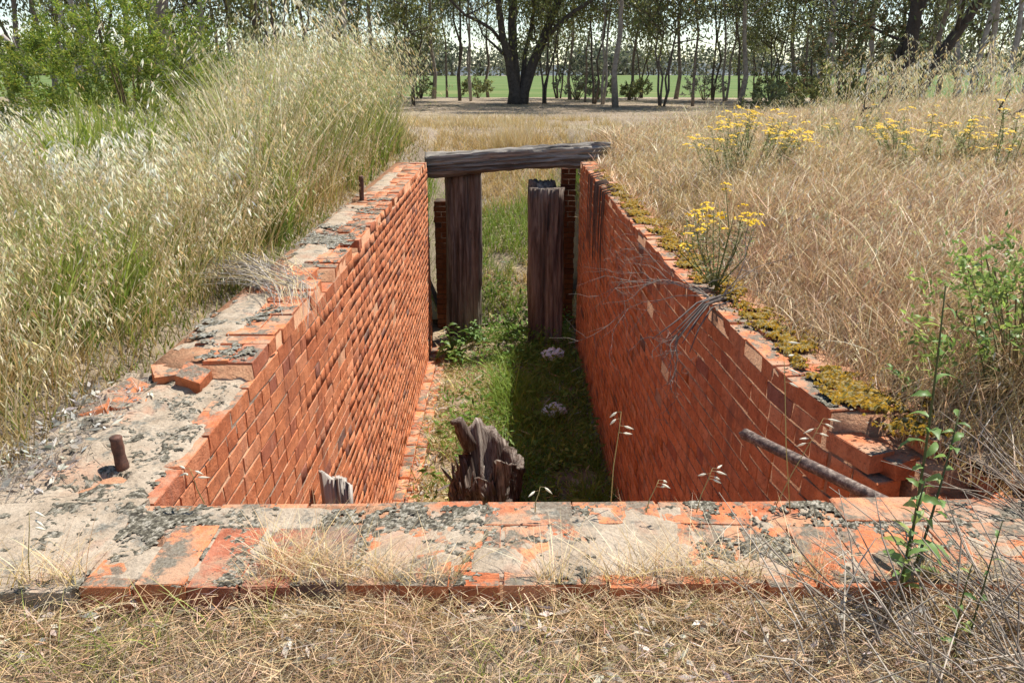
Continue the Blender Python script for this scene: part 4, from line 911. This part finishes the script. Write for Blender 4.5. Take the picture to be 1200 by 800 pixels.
# yellow-flowered weeds
def flower_mesh(seed):
    r = random.Random(seed); g = Geo()
    for _ in range(13):
        x, y = r.gauss(0, .42), r.gauss(0, .42); z = .25 - .3 * (x * x + y * y) + r.uniform(-.08, .08); s = r.uniform(.16, .28)
        g.add([(x - s, y, z), (x, y - s, z - .05), (x + s, y, z), (x, y + s, z - .05), (x, y, z + .14)], None, [(0, 1, 4), (1, 2, 4), (2, 3, 4), (3, 0, 4)], np.array((.72, .46, .008)) * r.uniform(.7, 1.15))
    g.add([(0, 0, -.8), (.05, 0, .1), (-.05, 0, .1)], None, [(0, 1, 2)], (.2, .25, .05))
    return g.mesh('flower_head', M['petal'])
FLW = [flower_mesh(i) for i in range(5)]
def yellow_weed(base, width, hgt_, nst, nfl, fsize, label, parts, woody=False, leafn=400):
    root = empty('yellow_flower_weed', base, label, 'flowering weed', 'yellow flowering weeds on the right bank'); gs = Geo(); gl = Geo(); gf = Geo(); heads = []
    for k in range(nst):
        a = random.uniform(0, 6.28); rr = width * .5 * math.sqrt(random.random()); hh = hgt_ * random.uniform(.65, 1.0) * (1 - .35 * (rr / (width * .5)) ** 2)
        tip = Vector((rr * math.cos(a), rr * math.sin(a), hh)); mid = Vector((tip.x * .35, tip.y * .35, hh * .5)); mid = Vector((tip.x * .75 + random.gauss(0, .03), tip.y * .75 + random.gauss(0, .03), hh * .55)); pts = [Vector((tip.x * .45 if not parts else tip.x * .1, tip.y * .45 if not parts else tip.y * .1, 0)), mid, tip]
        gs.tube(pts, [.004, .003, .0015], 4, (.19, .23, .08), cap=False)
        for j in range(max(1, nfl // nst)):
            heads.append(tip + Vector((random.gauss(0, fsize * 1.3), random.gauss(0, fsize * 1.3), random.gauss(0, fsize * .8))))
        m_ = leafn // nst; t = rng.uniform(.05, .97, m_)[:, None]; pp = np.array(pts[0]) * (1 - t) ** 2 + 2 * np.array(mid) * t * (1 - t) + np.array(tip) * t * t
        leaves(gl, pp, rng.normal(size=(m_, 3)) * np.array([1, 1, .5]) + np.array([0, 0, .4]), rng.uniform(.02, .05, m_), rng.uniform(.004, .009, m_), pick([(.20, .24, .08), (.30, .32, .15), (.16, .20, .07), (.50, .46, .28), (.40, .36, .18)], m_))
    gs.build('stem', M['leaf'], root); tag(gl.build('foliage', M['leaf'], root), kind='stuff')
    for j, p in enumerate(heads):
        if parts:
            o = link(bpy.data.objects.new('flower_head', random.choice(FLW)), root); o.location = p; s = fsize * random.uniform(.7, 1.2); o.scale = (s, s, s); o.rotation_euler = (random.gauss(0, .3), random.gauss(0, .3), random.random() * 6)
        else:
            me = random.choice(FLW); v = np.array([tuple(q_.co) for q_ in me.vertices]) * fsize * random.uniform(.7, 1.2) + np.array(p)
            f = [tuple(q_.vertices) for q_ in me.polygons]; gf.add(v, None, f, np.array((.72, .46, .008)) * random.uniform(.7, 1.1))
    if not parts: tag(gf.build('flowers', M['petal'], root), kind='stuff')
    return root
def on_bank(px, py, it=4):
    z = .1
    for _ in range(it): q_ = at(px, py, z); z = .5 * z + .5 * float(hgt(q_.x, q_.y))
    q_ = at(px, py, z); return Vector((q_.x, q_.y, float(hgt(q_.x, q_.y))))
b = at(838, 335, .02); yellow_weed((b.x, b.y, .02), .46, .56, 15, 36, .034, 'yellow flowered weed growing on the mossy edge of the right wall', True, leafn=900)
b = on_bank(870, 215); yellow_weed(b, 1.05, .66, 60, 170, .036, 'large bushy yellow flowered weed behind the grass on the right bank', False, leafn=4200)
b = on_bank(1085, 208); yellow_weed(b, .95, .52, 30, 62, .034, 'wide sparse yellow flowered weed below the oats at the right', False, leafn=2400)
b = on_bank(1165, 212); yellow_weed(b, .8, .50, 20, 42, .034, 'yellow flowered weed near the right edge of the view', False, leafn=1800)
b = on_bank(1000, 180); yellow_weed(b, .9, .44, 14, 26, .032, 'small yellow flowered weed between the two larger ones', False, leafn=1300)

# dead bush hanging over the right wall
def tangle(root, start, n, spread, length, rad, pull, col, name, sub=3):
    g = Geo()
    def grow(p, d, L0, r, lv):
        pts = [p]; k = 6
        for i in range(k):
            d = (d + Vector((random.gauss(0, spread), random.gauss(0, spread), random.gauss(0, spread))) + pull * .22).normalized(); p = p + d * (L0 / k); pts.append(p)
            if lv > 0 and random.random() < .5: grow(p, (d + Vector((random.gauss(0, .6), random.gauss(0, .6), random.gauss(0, .6)))).normalized(), L0 * .55, r * .6, lv - 1)
        g.tube(pts, [r * (1 - .7 * i / k) for i in range(k + 1)], 5, np.array(col) * random.uniform(.7, 1.25), cap=False)
    for s_, d_ in start:
        for _ in range(n): grow(Vector(s_), (Vector(d_) + Vector((random.gauss(0, .3), random.gauss(0, .3), random.gauss(0, .3)))).normalized(), length * random.uniform(.6, 1.2), rad * random.uniform(.6, 1.2), sub)
    return g.build(name, M['twig'], root)
b = at(842, 352, .02)
db = empty('dead_bush', (b.x, b.y, .02), 'grey dead bush with roots hanging over the edge of the right wall', 'dead bush')
g = Geo()
for k in range(9):
    o = Vector((random.gauss(0, .03), random.gauss(0, .04), random.gauss(0, .01))); g.tube([o + Vector((.02, .0, .02)), o + Vector((-.08, -.05, .0)), o * 1.5 + Vector((-.17, -.12, -.07)), o * 2.5 + Vector((-.26, -.20, -.14))], [.0045, .005, .004, .002], 5, np.array((.15, .125, .11)) * random.uniform(.5, 1.3), rough=.2)
g.build('trunk', M['twig'], db)
tangle(db, [((-.24, -.18, -.12), (-.5, -.1, -.5))], 5, .40, .34, .0038, Vector((.1, 0, -.7)), (.19, .155, .13), 'roots', 2)
tangle(db, [((-.05, 0, .02), (-.8, .5, .25))], 4, .25, .55, .0035, Vector((-.2, 0, -.45)), (.24, .2, .165), 'twigs', 2)
tangle(db, [((.02, 0, .02), (.8, .3, .6))], 3, .25, .34, .0035, Vector((0, 0, .1)), (.24, .2, .17), 'branch', 2)
# weeds hanging in the shade further along the right wall: dark root curtain
b = at(702, 212, 0); hb = empty('hanging_roots', (float(xr(b.y)) - .01, b.y, 0), 'dark dry roots hanging down the far part of the right wall', 'roots')
g = Geo()
for k in range(34):
    y_ = random.uniform(-1.0, .6); z_ = -random.uniform(.3, 1.0); xo = float(xr(b.y + y_)) - float(xr(b.y)); g.tube([Vector((xo + .1, y_, .03)), Vector((xo - .015, y_, 0)), Vector((xo - .02, y_ + random.gauss(0, .03), z_ * .5)), Vector((xo - .015, y_ + random.gauss(0, .06), z_))], [.006, .006, .005, .002], 4, np.array((.12, .08, .06)) * random.uniform(.5, 1.6), cap=False)
g.build('strands', M['twig'], hb)
# grey straw bundle lying over the left wall top
b = at(272, 312, .03); cl = empty('dead_grass_clump', (b.x, b.y, .0), 'bleached grey dead grass clump trailing across the left wall top', 'dead grass'); g = Geo()
e = atY(398, 392, at(398, 392, -.25).y) ; ed = Vector((XL + .05, 3.6, -.22)) - Vector(cl.location)
e1 = at(345, 345, .03) - cl.location
for k in range(170):
    o = Vector((random.gauss(0, .15), random.gauss(0, .24), random.uniform(-.02, .05))); f = random.uniform(.3, 1.05)
    a_ = Vector((-.10, .1, .0)) + o; m1 = e1 * (.55 * f) + o * .5 + Vector((0, 0, .05)); m2 = e1 * f + o * .35 + Vector((0, 0, .03)); t_ = e1 * f + (ed - e1) * max(0, f - .35) * .9 + o * .4
    jt = lambda q: q + Vector((random.gauss(0, .035), random.gauss(0, .05), abs(random.gauss(0, .02)))); g.tube([a_, jt(m1), jt(m2), jt(t_)], [.0014, .0016, .0014, .0006], 4, np.array(random.choice(GREY + STRAW[:2])) * random.uniform(.6, 1.2), cap=False)
tag(g.build('stalks', M['twig'], cl), kind='stuff')

# single oat stems standing before the trench
def oat_stem(px, py, tx, ty, Y, nsp, label, ls=.028):
    b_ = atY(px, py, Y); tp = atY(tx, ty, Y + .02); root = empty('oat_stem', b_, label, 'oat stem', 'single oat stems before the trench'); v = tp - b_
    g = Geo(); pts = [Vector((0, 0, 0)), v * .4 + Vector((-.004, 0, 0)), v * .8, v]; g.tube(pts, [.0016, .0014, .001, .0005], 5, (.50, .40, .16)); g.build('stem', M['dry'], root)
    for k in range(nsp):
        t = 1 - .30 * k / max(1, nsp); p = v * t; sd = random.choice((-1, 1, 1)); d_ = Vector((sd * random.uniform(.5, .9), random.gauss(0, .3), random.uniform(-.7, .1))).normalized(); L0 = ls * random.uniform(.8, 1.2)
        g = Geo(); q_ = p + Vector((sd * .012, 0, -.002)); g.tube([p, q_], [.0004, .0004], 3, (.5, .4, .2), cap=False)
        g.tube([q_, q_ + d_ * L0 * .3, q_ + d_ * L0 * .65, q_ + d_ * L0], [.0008, .0033, .0024, .0003], 6, (.78, .72, .58)); g.build('spikelet', M['dry'], root)
oat_stem(716, 588, 728, 482, 1.80, 4, 'single oat stem with pale seeds in front of the shaded right wall', .026)
oat_stem(757, 600, 772, 562, 1.72, 3, 'short oat stem with three seeds at the inner edge of the coping', .026)
oat_stem(816, 600, 835, 548, 1.74, 5, 'bent oat stem with clustered seeds low against the right wall', .026)
oat_stem(926, 600, 918, 400, 1.78, 4, 'tall thin oat stem crossing in front of the iron pipe')
oat_stem(905, 600, 965, 490, 1.82, 6, 'leaning oat stem with seeds at the broken end of the right wall')
oat_stem(240, 590, 222, 548, 1.80, 5, 'white dry oat stem at the inner corner of the left wall')
oat_stem(627, 600, 633, 570, 1.74, 2, 'tiny oat stem on the coping below the rotten stump')
oat_stem(36, 690, 34, 598, 1.5, 3, 'brown dry stem at the far left end of the coping')

# ------------------------------------------------------------------ trees
def tree_geo(seed, H, r0, crown_lo, spread, nleaf, lsize, pal, bark=(.14, .12, .10), limbs=9, lean=(0, 0), stems=None, droop=.7, clus=.55):
    rr = random.Random(seed); gt = Geo(); gl = Geo(); cl_ = []
    def limb(p, d, L0, r, lv, up=.10):
        k = 5; pts = [p.copy()]
        for i in range(k):
            d = (d + Vector((rr.gauss(0, .13), rr.gauss(0, .13), rr.gauss(0, .08) + up * .5))).normalized(); p = p + d * (L0 / k); pts.append(p.copy())
            if lv > 0 and i >= 1:
                for _ in range(1 if rr.random() < .8 else 2):
                    limb(p, (d + Vector((rr.gauss(0, .6), rr.gauss(0, .6), rr.gauss(.05, .4)))).normalized(), L0 * rr.uniform(.4, .62), r * .5, lv - 1)
            if (lv == 0 and i >= 2) or i >= 4: cl_.append((p.copy(), lv))
        gt.tube(pts, [r * (1 - .72 * i / k) for i in range(k + 1)], 5 if lv < 2 else 7, np.array(bark) * rr.uniform(.8, 1.2), cap=False)
    if stems is None:
        pts = []; k = 9
        for i in range(k + 1):
            t = i / k; pts.append(Vector((lean[0] * H * t + rr.gauss(0, .05) * (i > 0) * H / 9, lean[1] * H * t + rr.gauss(0, .05) * (i > 0) * H / 9, H * .9 * t - (.1 if i == 0 else 0))))
        gt.tube(pts, [r0 * (1.25 if i == 0 else 1) * (1 - .8 * i / k) for i in range(k + 1)], 8, bark, rough=.12)
        for j in range(limbs):
            t = crown_lo + (.97 - crown_lo) * (j + rr.random() * .7) / limbs; i = min(k - 1, int(t * k)); p = pts[i].lerp(pts[i + 1], t * k - i); a = j * 2.4 + rr.gauss(0, .4)
            limb(p, Vector((math.cos(a), math.sin(a), rr.uniform(.5, 1.5))).normalized(), spread * rr.uniform(.65, 1.1) * (1.1 - .55 * (t - crown_lo)), r0 * .30 * (1 - .6 * t), 1)
        cl_.append((pts[-1], 0))
    else:
        for pts, rads, lims in stems:
            gt.tube(pts, rads, 9, np.array(bark) * rr.uniform(.85, 1.1), rough=.10)
            for j in range(lims):
                t = .45 + .55 * (j + rr.random()) / lims; kk = len(pts) - 1; i = min(kk - 1, int(t * kk)); p = Vector(pts[i]).lerp(Vector(pts[i + 1]), t * kk - i); a = rr.uniform(0, 6.28)
                limb(p, Vector((math.cos(a), math.sin(a), rr.uniform(.1, .8))).normalized(), spread * rr.uniform(.5, 1.0), max(.03, rads[i] * .4), 1)
            cl_.append((Vector(pts[-1]), 0))
    per = max(4, nleaf // max(1, len(cl_)))
    for p, lv in cl_:
        m_ = int(per * rr.uniform(.4, 1.6)); cs = clus * rr.uniform(.6, 1.3); off = rng.normal(size=(m_, 3)) * np.array([cs, cs, cs * .75]) * .75 + np.array([0, 0, -.15 * droop])
        D = rng.normal(size=(m_, 3)) * .8 + np.array([0, 0, -1.1 * droop]); tone = 1 + .35 * (rr.random() - .5)
        leaves(gl, np.array(p) + off, D, rng.uniform(.7, 1.4, m_) * lsize, rng.uniform(.28, .45, m_) * lsize, pick(pal, m_, .18) * tone)
    return gt, gl
EUC = [(.15, .18, .075), (.19, .21, .08), (.13, .16, .075), (.22, .23, .085), (.17, .20, .115), (.20, .20, .085)]
YEL = [(.22, .24, .07), (.27, .26, .075), (.18, .20, .065), (.23, .22, .075)]
GRY = [(.19, .205, .14), (.24, .25, .175), (.16, .175, .11)]
RED = [(.20, .125, .06), (.15, .13, .055), (.24, .15, .07), (.12, .12, .05)]
def tree_from(geo, name, loc, label, group=None, rz=0, cat='tree', crown='crown', bname='trunk'):
    gt, gl = geo; root = empty(name, loc, label, cat, group, rz); gt.build(bname, M['bark'], root, True); gl.build(crown, M['leaf'], root); return root
def copy_thing(src, loc, rz, sc, label, group=None):
    r = src.copy(); COL.objects.link(r); r.location = loc; r.rotation_euler = (0, 0, rz); r.scale = (sc, sc, sc); r['label'] = label
    if group: r['group'] = group
    for ch in src.children:
        c = ch.copy(); COL.objects.link(c); c.parent = r
    return r

# the big many-stemmed gum
S = 1048 / 37 / 900.0
def gp(px, py): return Vector(((px - 605) * S, 0, (124 - py) * S))
def ext(p, q, n, grow=.9, dy=0):
    d_ = q - p; out = []; c = q.copy()
    for i in range(n): d_ = (d_ * grow + Vector((random.gauss(0, .12), dy, .25))); c = c + d_; out.append(c.copy())
    return out
def stem(pp, rads, dy, n=4):
    P_ = [gp(*q_) for q_ in pp]
    for i, v in enumerate(P_): v.y = dy * i * .35
    e_ = ext(P_[-2], P_[-1], n, .9, dy * .3); return P_ + e_, list(np.array(rads) * S * np.linspace(.72, .86, len(rads))) + list(np.linspace(rads[-1] * S * .85, .03, n))
ST = []
a_, r_ = stem([(603, 130), (603, 104), (596, 70), (588, 40), (583, 0)], [16, 10, 6.5, 5, 4.2], -.5); ST.append((a_, r_, 6))
a_, r_ = stem([(606, 130), (605, 100), (601, 60), (600, 30), (601, 0)], [14, 9, 7, 6.5, 6], .3); ST.append((a_, r_, 6))
a_, r_ = stem([(609, 130), (614, 104), (625, 72), (640, 40), (650, 14), (657, 0)], [15, 9.5, 7.5, 6.5, 5, 4.5], .1); ST.append((a_, r_, 6))
a_, r_ = stem([(611, 128), (613, 95), (616, 60), (624, 30), (628, 0)], [9, 5, 3.5, 3, 2.5], .8); ST.append((a_, r_, 4))
a_, r_ = stem([(638, 44), (655, 30), (672, 16), (695, 2)], [4.2, 3.6, 3, 2.4], -.4, 3); ST.append((a_, r_, 4))
a_, r_ = stem([(591, 52), (575, 34), (560, 26), (545, 20), (530, 6)], [3.2, 2.8, 2.4, 2, 1.6], -.6, 2); ST.append((a_, r_, 3))
a_, r_ = stem([(606, 95), (598, 70), (578, 52), (566, 42)], [4, 2.6, 1.8, 1], -.9, 1); ST.append((a_, r_, 1))
bt = at(605, 125, -.1)
tree_from(tree_geo(3, 12, .5, .4, 2.6, 7500, .16, EUC + GRY[:1], bark=(.10, .085, .075), stems=ST, clus=.62), 'gum_tree', (bt.x, bt.y, -.15), 'big dark gum tree with several stems rising from one base beyond the beam')

# variants for the row
VAR = []
def multi(n, H, r0, seed, splay):
    rr = random.Random(seed); out = []
    for j in range(n):
        a = j * 6.28 / n + rr.random(); k = 8; pts = [Vector((.06 * math.cos(a), .06 * math.sin(a), -.1))]; hh = H * rr.uniform(.75, 1)
        for i in range(1, k + 1):
            t = i / k; rad = splay * hh * (t ** .8); pts.append(Vector((rad * math.cos(a) + rr.gauss(0, .06), rad * math.sin(a) + rr.gauss(0, .06), hh * t)))
        out.append((pts, [r0 * (1 - .8 * i / k) for i in range(k + 1)], 5 + (j == 0) * 2))
    return out
BK = [(.20, .165, .14), (.15, .125, .105), (.30, .26, .225), (.13, .105, .09), (.34, .30, .265), (.22, .18, .15), (.16, .13, .11)]
for i, (H, r0, lo, sp, nl, pal, ns) in enumerate([(9, .075, .26, 2.0, 5600, EUC + GRY[:1], 1), (8, .055, .3, 1.7, 5400, EUC + YEL, 2), (10, .085, .28, 2.4, 6400, EUC + GRY, 1), (6.0, .045, .2, 1.5, 5200, YEL + EUC[:2], 3), (9, .07, .32, 2.0, 5200, GRY + EUC, 2), (7.5, .05, .34, 1.6, 4400, EUC + RED[:1], 1), (4.4, .04, .08, 1.3, 3400, YEL + GRY + EUC, 4)]):
    VAR.append(tree_geo(20 + i, H, r0, lo, sp, nl, .15, pal, limbs=11, lean=(random.gauss(0, .07), 0), clus=.50, droop=1.0, bark=BK[i], stems=None if ns == 1 else multi(ns, H, r0, 70 + i, .14)))
protos = {}
ROWG = 'slender gum trees in the row before the field'
ORD = 'first second third fourth fifth sixth seventh eighth ninth tenth eleventh twelfth thirteenth fourteenth fifteenth sixteenth seventeenth eighteenth nineteenth twentieth'.split()
def row_tree(px, Y, v, sc, label, group):
    p = atY(px, 118, Y); X = p.x; z = float(hgt(X, Y)) - .05
    if v not in protos:
        protos[v] = tree_from(VAR[v], 'gum_tree', (X, Y, z), label, group, random.random() * 6); protos[v].scale = (sc,) * 3; return
    copy_thing(protos[v], (X, Y, z), random.random() * 6.28, sc, label, group)
ROW = [x_ + random.uniform(-2, 2) for x_ in (468, 484, 492, 509, 524, 541, 552, 572, 640, 655, 668, 686, 697, 704, 736, 752, 776, 792, 812, 835, 849, 868, 884, 905, 921, 938, 955, 978)]; ROW.sort()
nl_ = sum(x_ < 605 for x_ in ROW)
for k, px in enumerate(ROW):
    lab = 'slender gum tree before the green field, %s trunk %s of the big gum' % ((ORD[nl_ - 1 - k], 'left') if k < nl_ else (ORD[k - nl_], 'right'))
    row_tree(px, random.uniform(29.5, 41), (k * 3) % 7, random.uniform(.8, 1.25), lab, ROWG)
row_tree(722, 28.5, 2, 1.25, 'thicker dark-trunked gum tree right of the big gum', None)
row_tree(866, 30.0, 2, 1.15, 'gum tree with a forked trunk behind the yellow flowered bush', None)
row_tree(962, 22, 2, 1.0, 'dark slim gum tree left of the reddish shrub', None)
# trees behind the left bank
LEFTG = 'gum trees behind the left bank'
LT = sorted([(30, 21, 0, 1.0), (62, 24, 2, 1.0), (92, 19, 4, 1.0), (135, 26, 1, 1.1), (170, 23, 0, 1.1), (245, 22, 2, 1.0), (290, 27, 1, 1.2), (330, 24, 3, 1.2), (370, 29, 0, 1.1), (405, 26, 4, 1.1), (440, 30, 2, 1.1), (-40, 22, 2, 1.1), (15, 30, 1, 1.3), (120, 33, 2, 1.3), (220, 34, 0, 1.3), (310, 36, 2, 1.3), (420, 38, 0, 1.2), (75, 36, 0, 1.3), (270, 38, 4, 1.3), (355, 38, 3, 1.4)])
for k, (px, Y, v, sc) in enumerate(LT):
    row_tree(px, Y, v, sc, 'shaded gum tree behind the tall left grass, %s trunk from the left edge' % ORD[max(0, k - 1)] if k else 'shaded gum tree cut by the left edge above the grass', LEFTG)
for k, (px, Y, sc) in enumerate([(-20, 22, .9), (100, 27, 1.1), (228, 28, 1.0), (318, 33, 1.1), (410, 35, 1.1)]):
    row_tree(px, Y, 6, sc, 'low bushy many-stemmed tree behind the tall left grass, %s from the left edge' % ORD[k], 'bushy trees behind the left bank')
bt = atY(206, 120, 18.5)
tree_from(tree_geo(50, 12, .30, .30, 2.8, 8000, .13, EUC + GRY, bark=(.21, .165, .14), limbs=11), 'gum_tree', (bt.x, 18.5, -.1), 'thick brown-trunked gum tree behind the green shrub at the left')
# right side
p = atY(1056, 120, 15.5); pts = [Vector((0, 0, -.1)), Vector((.03, 0, .8)), Vector((.05, .1, 1.8)), Vector((.12, .2, 3.2)), Vector((.2, .3, 5)), Vector((.3, .3, 7))]
pts2 = [Vector((.05, 0, -.1)), Vector((.22, 0, .7)), Vector((.55, -.1, 1.5)), Vector((1.0, -.2, 2.4)), Vector((1.7, -.3, 3.6)), Vector((2.4, -.3, 5.0))]
pts3 = [Vector((.0, .05, -.1)), Vector((-.1, .1, .7)), Vector((-.05, .3, 1.5)), Vector((.35, .4, 2.6)), Vector((.9, .5, 4)), Vector((1.2, .5, 5.5))]
tree_from(tree_geo(60, 8, .2, .3, 2.3, 6500, .13, EUC + [(.09, .10, .045)] * 2, bark=(.08, .065, .055), stems=[(pts, [.17, .13, .12, .10, .07, .03], 7), (pts2, [.15, .12, .11, .09, .06, .03], 7), (pts3, [.12, .09, .085, .07, .05, .02], 5)]), 'leaning_tree', (p.x, 15.5, float(hgt(p.x, 15.5)) - .05), 'dark leaning tree with splayed trunks behind the right bank')
RTR = sorted([(1010, 26, 2, 1.2), (1095, 25, 0, 1.2), (1130, 21, 4, 1.1), (1165, 24, 4, 1.2), (1190, 20, 4, 1.0), (1240, 22, 0, 1.1), (1040, 34, 0, 1.3), (1150, 36, 2, 1.3), (1080, 31, 2, 1.2), (1215, 32, 2, 1.3), (1118, 37, 3, 1.4), (995, 37, 1, 1.3)])
for k, (px, Y, v, sc) in enumerate(RTR):
    row_tree(px, Y, v, sc, 'gum tree behind the right bank, %s trunk right of the slim dark gum' % ORD[k], 'gum trees behind the right bank')

for k, (px, Y, sc) in enumerate([(985, 34, 1.1), (1075, 30, 1.0), (1150, 33, 1.1), (1225, 28, 1.0)]):
    row_tree(px, Y, 6, sc, 'low bushy tree behind the right bank oats, %s from the slim dark gum' % ORD[k], 'bushy trees behind the right bank')
def shrub(loc, w, h, n, L0, Wl, pal, label, name='shrub', stemcol=(.2, .15, .08), nst=16, sprays=160, up=.5, base=.12):
    root = empty(name, loc, label, 'shrub'); gs = Geo(); gl = Geo(); tips = []
    for k in range(nst):
        a = random.uniform(0, 6.28); rr = w * .5 * math.sqrt(random.uniform(.02, .8)); hh = h * random.uniform(.7, 1.0) * (1 - .35 * (rr / (w * .5)) ** 2)
        tip = Vector((rr * math.cos(a), rr * math.sin(a), hh)); mid = Vector((tip.x * .45, tip.y * .45, hh * .5)); gs.tube([Vector((tip.x * .06, tip.y * .06, -.05)), mid, tip], [.022 * min(1, h / 1.5) ** 1.6, .013 * min(1, h / 1.5) ** 1.6, .003], 5, stemcol, cap=False)
    gs.build('stem', M['twig'], root)
    per = n // sprays
    for k in range(sprays):
        a = random.uniform(0, 6.28); u = math.sqrt(random.random()); rr = w * .5 * u; hh = h * (1 - .5 * u ** 2.5) * (base + (1 - base) * random.random() ** .6)
        p0 = np.array((rr * math.cos(a), rr * math.sin(a), hh)); d_ = np.array((math.cos(a) * .7 * u, math.sin(a) * .7 * u, up)) + rng.normal(0, .35, 3); d_ /= np.linalg.norm(d_)
        SL = random.uniform(.14, .30) * (h / 1.4) ** .5; t = rng.uniform(0, 1, per)[:, None]; pp = p0 + d_ * SL * t + rng.normal(0, .018, (per, 3)); D = d_ * .8 + rng.normal(0, .75, (per, 3)); tone = 1 + .5 * (random.random() - .5)
        leaves(gl, pp, D, rng.uniform(.7, 1.3, per) * L0, rng.uniform(.7, 1.3, per) * Wl, pick(pal, per, .15) * tone)
    gl.build('foliage', M['leaf'], root); return root
p = atY(158, 150, 8.4); shrub((p.x, 8.4, float(hgt(p.x, 8.4))), 2.3, 1.6, 46000, .05, .011, [(.17, .24, .03), (.23, .29, .04), (.12, .18, .03), (.32, .32, .05)], 'bright green feathery shrub among the oats of the left bank', sprays=480, base=.05)
p = atY(265, 150, 9.6); shrub((p.x, 9.6, float(hgt(p.x, 9.6))), 1.1, 1.1, 8000, .05, .010, [(.15, .20, .04), (.19, .22, .06), (.11, .15, .035)], 'smaller olive green shrub beside the bright green shrub', sprays=90)
q = on_bank(1185, 455); shrub((q.x, q.y, q.z), .55, .52, 2600, .028, .011, [(.19, .28, .06), (.24, .33, .08), (.15, .22, .05), (.32, .37, .10)], 'leafy bright green shrub at the right edge above the dead stalks', sprays=70, base=.05, nst=26)
p = atY(1000, 110, 16.5); shrub((p.x, 16.5, float(hgt(p.x, 16.5))), 2.6, 2.3, 9000, .10, .03, RED + EUC, 'reddish brown shrub left of the leaning tree', sprays=150)
p = atY(985, 110, 14.2); shrub((p.x, 14.2, float(hgt(p.x, 14.2))), 1.5, 1.2, 4500, .09, .025, YEL, 'low yellow-green shrub in front of the reddish shrub', sprays=80)
p = atY(900, 110, 20); shrub((p.x, 20, float(hgt(p.x, 20))), 1.2, .8, 2000, .10, .03, EUC, 'low dark green shrub behind the yellow flowered bush', sprays=70)

def dead_branch(a, b_, Y, label, r=.02, col=(.10, .08, .065)):
    p0, p1 = atY(*a, Y), atY(*b_, Y); root = empty('dead_branch', p0, label, 'dead branch'); v = p1 - p0; g = Geo()
    pts = [Vector((0, 0, 0))] + [v * t + Vector((random.gauss(0, .03), random.gauss(0, .05), random.gauss(0, .03))) for t in (.3, .6, .85)] + [v]
    g.tube(pts, list(np.linspace(r, r * .4, 5)), 6, col, rough=.15); g.build('limb', M['twig'], root); g = Geo()
    for k in (1, 2, 3): g.tube([pts[k], pts[k] + Vector((random.gauss(0, .12), random.gauss(0, .12), random.uniform(.06, .22))), pts[k] + Vector((random.gauss(0, .2), random.gauss(0, .2), random.uniform(.15, .35)))], [r * .5, r * .3, r * .1], 4, col)
    g.build('twigs', M['twig'], root)
dead_branch((1008, 138), (1045, 112), 9.0, 'dark dead branch poking from the oats below the leaning tree')
dead_branch((1165, 145), (1200, 128), 7.5, 'dark dead branch at the right edge above the grass')
dead_branch((2, 42), (34, 84), 9.5, 'pale bare branch slanting at the upper left edge', .028, (.36, .31, .27))

XYs = [(486, 37, 1.2), (560, 39, 1.0), (676, 36.5, 1.5), (700, 38, 1.1), (745, 37, .9), (825, 38, 1.3), (903, 34, 1.5), (935, 31, 1.2)]
for k, (px, Y, h_) in enumerate(XYs):
    p = atY(px, 118, Y); shrub((p.x, Y, float(hgt(p.x, Y))), h_ * 1.5, h_, 1500, .13, .05, [EUC, YEL + EUC, GRY][k % 3], 'low %s bush under the gum row, %s from the left' % (['olive', 'yellowish', 'greyish'][k % 3], ORD[k]), sprays=60)
# far timber beyond the crop
g = Geo(); gt = Geo()
for k in range(230):
    X = random.uniform(-230, 230); Y = random.uniform(195, 260); H = random.uniform(6, 13)
    m_ = 300; off = rng.normal(size=(m_, 3)) * np.array([2.6, 2.6, H * .24]) + np.array([X, Y, H * .52]); leaves(g, off, rng.normal(size=(m_, 3)), rng.uniform(.8, 1.5, m_), rng.uniform(.4, .8, m_), pick([(.10, .12, .07), (.13, .14, .085), (.09, .10, .06)], m_))
    g.tube([(X, Y, -.5), (X + .2, Y, H * .6)], [.3, .12], 5, (.12, .10, .09))
tag(g.build('far_woodland', M['leaf']), 'far line of trees beyond the green field', 'woodland', kind='stuff')
